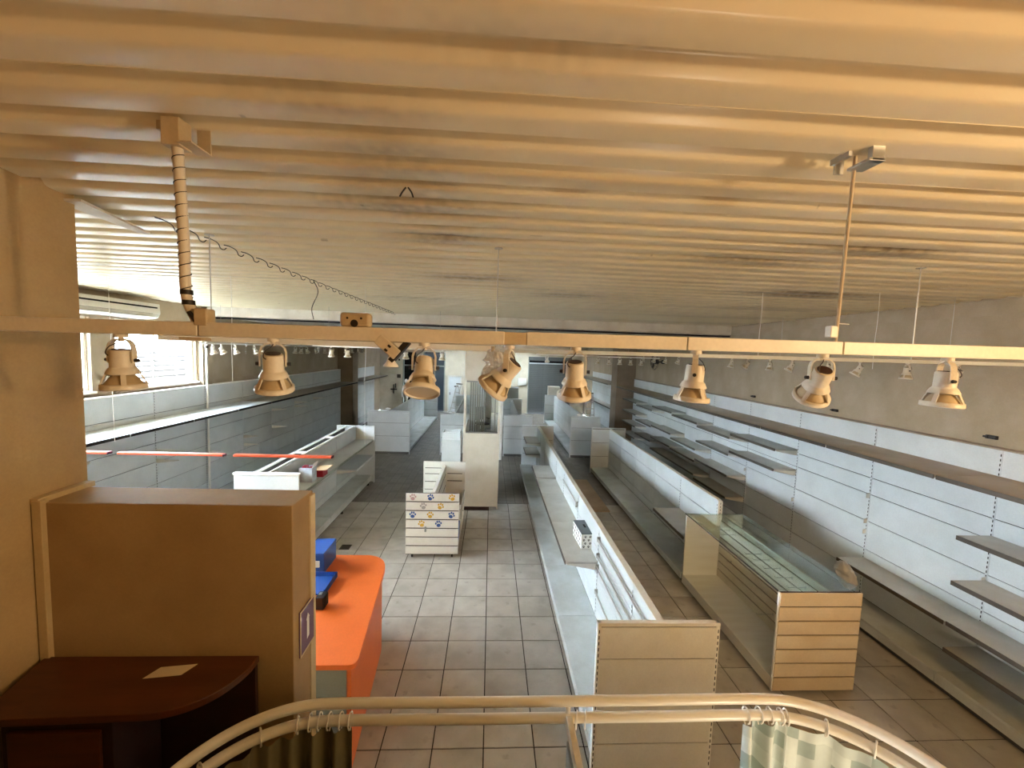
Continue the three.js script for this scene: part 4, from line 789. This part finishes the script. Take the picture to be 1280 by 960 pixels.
{
  const sp = [[-1.29, 0, 0.05, 'dark cream spotlight against the bright window, leftmost on the near track'], [-0.775, 0.3, 0.22, 'spotlight between the left window and the socket box, vents toward the camera'], [-0.243, 0, -0.48, 'spotlight showing its round lens, just left of the glass booth'], [0.31, -0.25, 0.25, 'spotlight with a bright yoke before the roller shutter'], [0.765, 1.1, 0.06, 'spotlight seen side on, under the cut between two track sections'], [1.26, -0.2, 0.6, 'spotlight tipped forward just left of the thin hanging rod'], [1.765, 1.2, 0.03, 'spotlight at the right end of the near track, seen side on']];
  for (const [x, ry, tilt, label] of sp) putSpot(label, 'large spotlights on the near track', [x, railY(x) - 0.0245, -1.5], ry, tilt);
  putSpot('spotlight tilted steeply beside the crumpled clear plastic', 'large spotlights on the near track', [0.065, railY(0) - 0.0245, -1.5], 1.25, 0.7);
  // small adaptor lamp hanging askew
  const t = thing('adaptor_spotlight', 'small spotlight hanging askew from a white adaptor box on the near track', 'spotlight', null, [-0.37, railY(-0.37) - 0.0245, -1.5]);
  const g = bb(-0.045, 0.045, -0.02, 0.02, -0.02, 0.02, 0.003); g.rotateZ(-0.7); mesh('adaptor_box', at(g, 0, -0.018, 0.004), M.cream, t);
  const g1 = bb(-0.046, 0.046, -0.0205, -0.002, -0.021, 0.0235); g1.rotateZ(0.87); mesh('box_side', at(g1, 0.03, -0.026, -0.006), M.black, t);
  for (const [x, y] of [[-0.004, -0.03], [0.008, -0.016]]) { const q = bb(-0.006, 0.006, -0.004, 0.004, 0, 0.002); q.rotateZ(-0.7); mesh('print_mark', at(q, x, y, 0.0245), M.black, t); }
  mesh('lamp_head', join([at(new THREE.LatheGeometry([[0.006, 0.02], [0.012, 0.015], [0.016, 0], [0.026, -0.012], [0.028, -0.018], [0.022, -0.018], [0.001, -0.012]].map(([a, b]) => new THREE.Vector2(a, b)), 20), 0.008, -0.072, 0)]), M.white1, t);
}
{
  const g = crumple(131, 0.04, 0.07, 0.036, 30, 22, 2.4).toNonIndexed(); g.computeVertexNormals(); g.rotateZ(-0.15);
  const t = thing('plastic_wrap', 'crumpled clear plastic wrapped around a fitting below the track', 'plastic wrap', null, [0.005, 3.385, -1.58]);
  mesh('film', g, M.plastic, t); mesh('tie', at(cyl(0.008, 0.008, 0.03, 10), 0, 0.07, 0), M.creamDark, t);
}
// second track
{
  const t = thing('lighting_track', 'white second lighting track just behind the near one', 'track');
  mesh('track_section', bb(-2.3, 0.02, 3.452, 3.49, -2.99, -2.95, 0.003), M.white1, t);
  mesh('track_section', (() => { const g = bb(0.06, 5.3, 3.447, 3.475, -2.985, -2.955, 0.003), p = g.attributes.position; for (let i = 0; i < p.count; i++) p.setY(i, p.getY(i) + Math.max(0, p.getX(i)) * 0.006); return g; })(), M.greyWhite, t);
  for (const x of [-1.95, 0.03, 3.2]) { const q = mesh('hanging_rod', rod([x, YC, -2.97], [x, 3.48, -2.97], 0.004, 8), M.steel, t); mesh('rod_plate', at(cyl(0.03, 0.03, 0.006, 14), x, YC - 0.01, -2.97), M.steel, q); }
  mesh('end_block', bb(-0.15, 0.05, 3.49, 3.52, -3.0, -2.94, 0.004), M.greyWhite, t);
}
// side tracks with rows of small spotlights
function sideTrack(label, x, z0, z1, y) { const t = thing('lighting_track', label, 'track'); mesh('track_section', bb(x - 0.018, x + 0.018, y, y + 0.032, z1, z0, 0.003), M.white1, t); for (let z = z0 - 0.6; z > z1; z -= 2.6) mesh('hanging_rod', rod([x, y + 0.03, z], [x, z > ZB ? YC : YC2, z], 0.003, 6), M.steel, t); }
sideTrack('slim track running along the right wall with small spotlights', 4.95, -3.6, -15, 3.475);
sideTrack('slim track running along the left wall with small spotlights', -5.4, -7.9, -18, 3.41);
[-4.1, -4.63, -5.26, -5.77, -6.51, -7.04, -7.67, -8.2, -9.76, -10.6, -11.4, -12.2, -13.1].forEach((z, i) => putSpot(`${ORD[i]} small spotlight from the camera in the row along the right wall`, 'small spotlights along the right wall', [4.95, 3.475, z], [0.4, 1.3, 0.8, 0.5, 1.2, 0.9, 0.6, 1.4, 0.2, 0.5, 0.8, 0.3, 0.9][i], [0.5, 0.05, 0.5, 0.6, 0.5, 0.03, 0.6, 0.2, 0.1, 0.4, 0.3, 0.5, 0.2][i]));
[-8.25, -8.5, -8.95, -9.65, -9.95, -11.6, -11.95, -12.3, -12.9, -13.6, -14.1, -15.5, -16.2, -16.9, -17.5].forEach((z, i) => putSpot(`${ORD[i]} small spotlight from the camera in the row along the left wall`, 'small spotlights along the left wall', [-5.4, 3.41, z], rr(-1.2, 1.2), rr(0, 0.6)));
{
  sideTrackX('rear track crossing the hall before the kiosk', -8.0, -3.4, -0.7, 3.44);
  [-3.05, -2.75, -1.65, -0.95].forEach((x, i) => putSpot(`${ORD[i]} small spotlight from the left on the rear track`, 'small spotlights on the rear track', [x, 3.44, -8.0], rr(-0.6, 0.6), rr(0, 0.4)));
  sideTrackX('rear track crossing at the right before the far shutter', -11.0, 1.2, 4.6, 3.4);
  [1.5, 2.9, 3.2, 3.5, 3.8, 4.1].forEach((x, i) => putSpot(`${ORD[i]} small spotlight from the left on the right rear track`, 'small spotlights on the right rear track', [x, 3.4, -11.0], rr(-0.6, 0.6), rr(0, 0.4)));
}
function sideTrackX(label, z, x0, x1, y) { const t = thing('lighting_track', label, 'track'); mesh('track_section', bb(x0, x1, y, y + 0.032, z - 0.018, z + 0.018, 0.003), M.white1, t); for (const x of [x0 + 0.3, x1 - 0.3]) mesh('hanging_rod', rod([x, y + 0.03, z], [x, z > ZB ? YC : YC2, z], 0.003, 6), M.steel, t); }

// ------------------------------------------------------------------ air conditioner, wall fan, wires, orange bars
{
  const t = thing('air_conditioner', 'white wall air conditioner with dark slots above the left window', 'air conditioner');
  const z0 = -5.9, z1 = -7.65, y = 3.82;
  mesh('body', (() => { const g = plate([[0, 0], [0.2, 0.03], [0.24, 0.1], [0.23, 0.26], [0, 0.27]], z0 - z1, 0.006); return metricUV(at(clean(g), XL + 0.01, y, z1)); })(), M.whiteWarm, t);
  mesh('air_slot', join([bb(XL + 0.245, XL + 0.256, y + 0.185, y + 0.21, z1 + 0.06, z0 - 0.02), bb(XL + 0.235, XL + 0.253, y + 0.09, y + 0.1, z1 + 0.16, z0 - 0.02), bb(XL + 0.19, XL + 0.235, y + 0.03, y + 0.045, z1 + 0.1, z0 - 0.05)]), M.slot, t);
  mesh('flap', bb(XL + 0.2, XL + 0.26, y + 0.03, y + 0.04, z1 + 0.1, z0 - 0.1, 0.003), M.white1, t);
}
{
  const t = thing('pipe_column', 'thin white pipe rising beside the left window', 'pipe');
  mesh('pipe', rod([-5.93, 0, -8.86], [-5.93, 3.7, -8.86], 0.022, 12), M.whiteWarm, t);
  mesh('pipe_collar', at(cyl(0.035, 0.035, 0.05, 14), -5.93, 3.35, -8.86), M.darkSteel, t);
}
{
  const t = thing('wall_fan', 'black fan fixed high on the right wall', 'fan', null, [XR - 0.02, 3.3, -12.6]);
  mesh('wall_plate', bb(-0.04, 0.02, -0.06, 0.06, -0.06, 0.06), M.black, t);
  mesh('arm', rod([-0.03, 0, 0], [-0.22, 0.0, 0.05], 0.02), M.black, t);
  const c = new THREE.Vector3(-0.3, 0, 0.08);
  mesh('motor', at((() => { const g = cyl(0.06, 0.07, 0.12, 18); g.rotateZ(Math.PI / 2); return g; })(), -0.26, 0, 0.08), M.black, t);
  for (let k = 0; k < 3; k++) { const g = plate([[0.02, 0], [0.08, 0.06], [0.2, 0.07], [0.22, 0], [0.1, -0.03]], 0.004, 0); g.rotateZ(k * 2.094); g.rotateY(-Math.PI / 2); mesh('blade', at(g, c.x - 0.03, c.y, c.z), M.blackRubber, t); }
  const ring = []; for (const [r, x] of [[0.25, -0.33], [0.25, -0.3], [0.18, -0.37], [0.1, -0.39]]) { const g = new THREE.TorusGeometry(r, 0.004, 6, 32); g.rotateY(Math.PI / 2); ring.push(at(g, x, 0, 0.08)); }
  for (let k = 0; k < 18; k++) { const a = k / 18 * 6.283; ring.push(tube([[-0.3, Math.sin(a) * 0.25, 0.08 + Math.cos(a) * 0.25], [-0.37, Math.sin(a) * 0.18, 0.08 + Math.cos(a) * 0.18], [-0.395, 0, 0.08]], 0.0025, 8, 5)); }
  mesh('guard', join(ring), M.black, t);
}
{ // wire tied to each rib
  const t = thing('ceiling_wire', 'thin dark wire tied in hooks to the ceiling ribs at left', 'wire');
  for (let k = 0; k < 28; k++) { const z = -2.74 - k * 0.2135; mesh('wire_hook', tube([[-2.05, YC - 0.002, z + 0.1], [-2.02, YC - 0.008, z + 0.07], [-2.0, YC - 0.025, z + 0.03], [-2.0, YC - 0.055, z], [-1.985, YC - 0.06, z - 0.01], [-1.97, YC - 0.045, z - 0.015]], 0.0035, 18, 5), M.black, t); }
}
{ const t = thing('ceiling_hook', 'pair of small dark wire ends poking from the ceiling centre', 'wire'); for (const s of [-1, 1]) mesh('wire_end', tube([[-0.41 + s * 0.005, YC, -1.97], [-0.41 + s * 0.02, YC - 0.02, -1.97], [-0.41 + s * 0.03, YC - 0.045, -1.96]], 0.004, 10, 6), M.black, t); }
[[-4.56, -5.16, 'pale cord hanging by the air conditioner', 2.2], [-2.92, -4.78, 'thin cord hanging right of the wrapped post', 3.0], [-2.05, -4.85, 'crooked dark cord hanging from the ceiling left of the socket box', 3.75], [-1.6, -5.3, 'fine straight cord hanging left of the socket box', 2.2], [4.0, -4.1, 'fine cord hanging near the right wall above the track', 3.4], [2.95, -4.4, 'fine cord hanging right of the fascia end', 3.5]].forEach(([x, z, l, y], i) => solo('hanging_string', tube([[x, YC, z], [x + (i === 2 ? 0.05 : 0.004), (YC + y) / 2 + 0.1, z], [x + (i === 2 ? -0.02 : -0.004), (YC + y) / 2 - 0.1, z], [x, y, z]], i === 2 ? 0.005 : 0.0028, 24, 5), i === 2 ? M.darkSteel : M.white1, l, 'string'));
{ // orange bars hanging level behind the parapet
  const list = [[-4.62, -4.4, 'left'], [-4.288, -3.11, 'middle'], [-2.99, -1.864, 'right']], labels = ['short visible end of an orange bar beside the near wall', 'middle of three level orange bars, above the parapet', 'orange bar in line with the stacked boxes, above the parapet'];
  list.forEach(([a, b], i) => { const a2 = i ? a : -5.4, t = thing('orange_bar', labels[i], 'bar', 'level orange bars above the parapet'); mesh('bar', bb(a2, b, 2.118, 2.145, -4.93, -4.87, 0.004), M.orangeBar, t); mesh('end_cap', bb(b, b + 0.012, 2.117, 2.146, -4.932, -4.868, 0.003), M.barCap, t); for (const x of [a2 + 0.15, b - 0.15]) mesh('suspension_line', rod([x, 2.14, -4.9], [x, YC, -4.9], 0.0006, 5), M.glass, t); });
}
// small black clips along the top of the right shelving
[[-8.1, 'black clip above the shelving near the middle of the right wall'], [-6.1, 'black clip above the second visible upright on the right wall'], [-4.08, 'black clip nearest the camera on top of the right shelving']].forEach(([z, l]) => solo('clip', join([bb(XR - 0.03, XR, 2.69, 2.73, z - 0.05, z + 0.05, 0.004), bb(XR - 0.045, XR - 0.03, 2.7, 2.72, z - 0.06, z - 0.02), bb(XR - 0.045, XR - 0.03, 2.695, 2.715, z + 0.0, z + 0.055)]), M.black, l, 'clip'));

renderer.render(scene, camera);
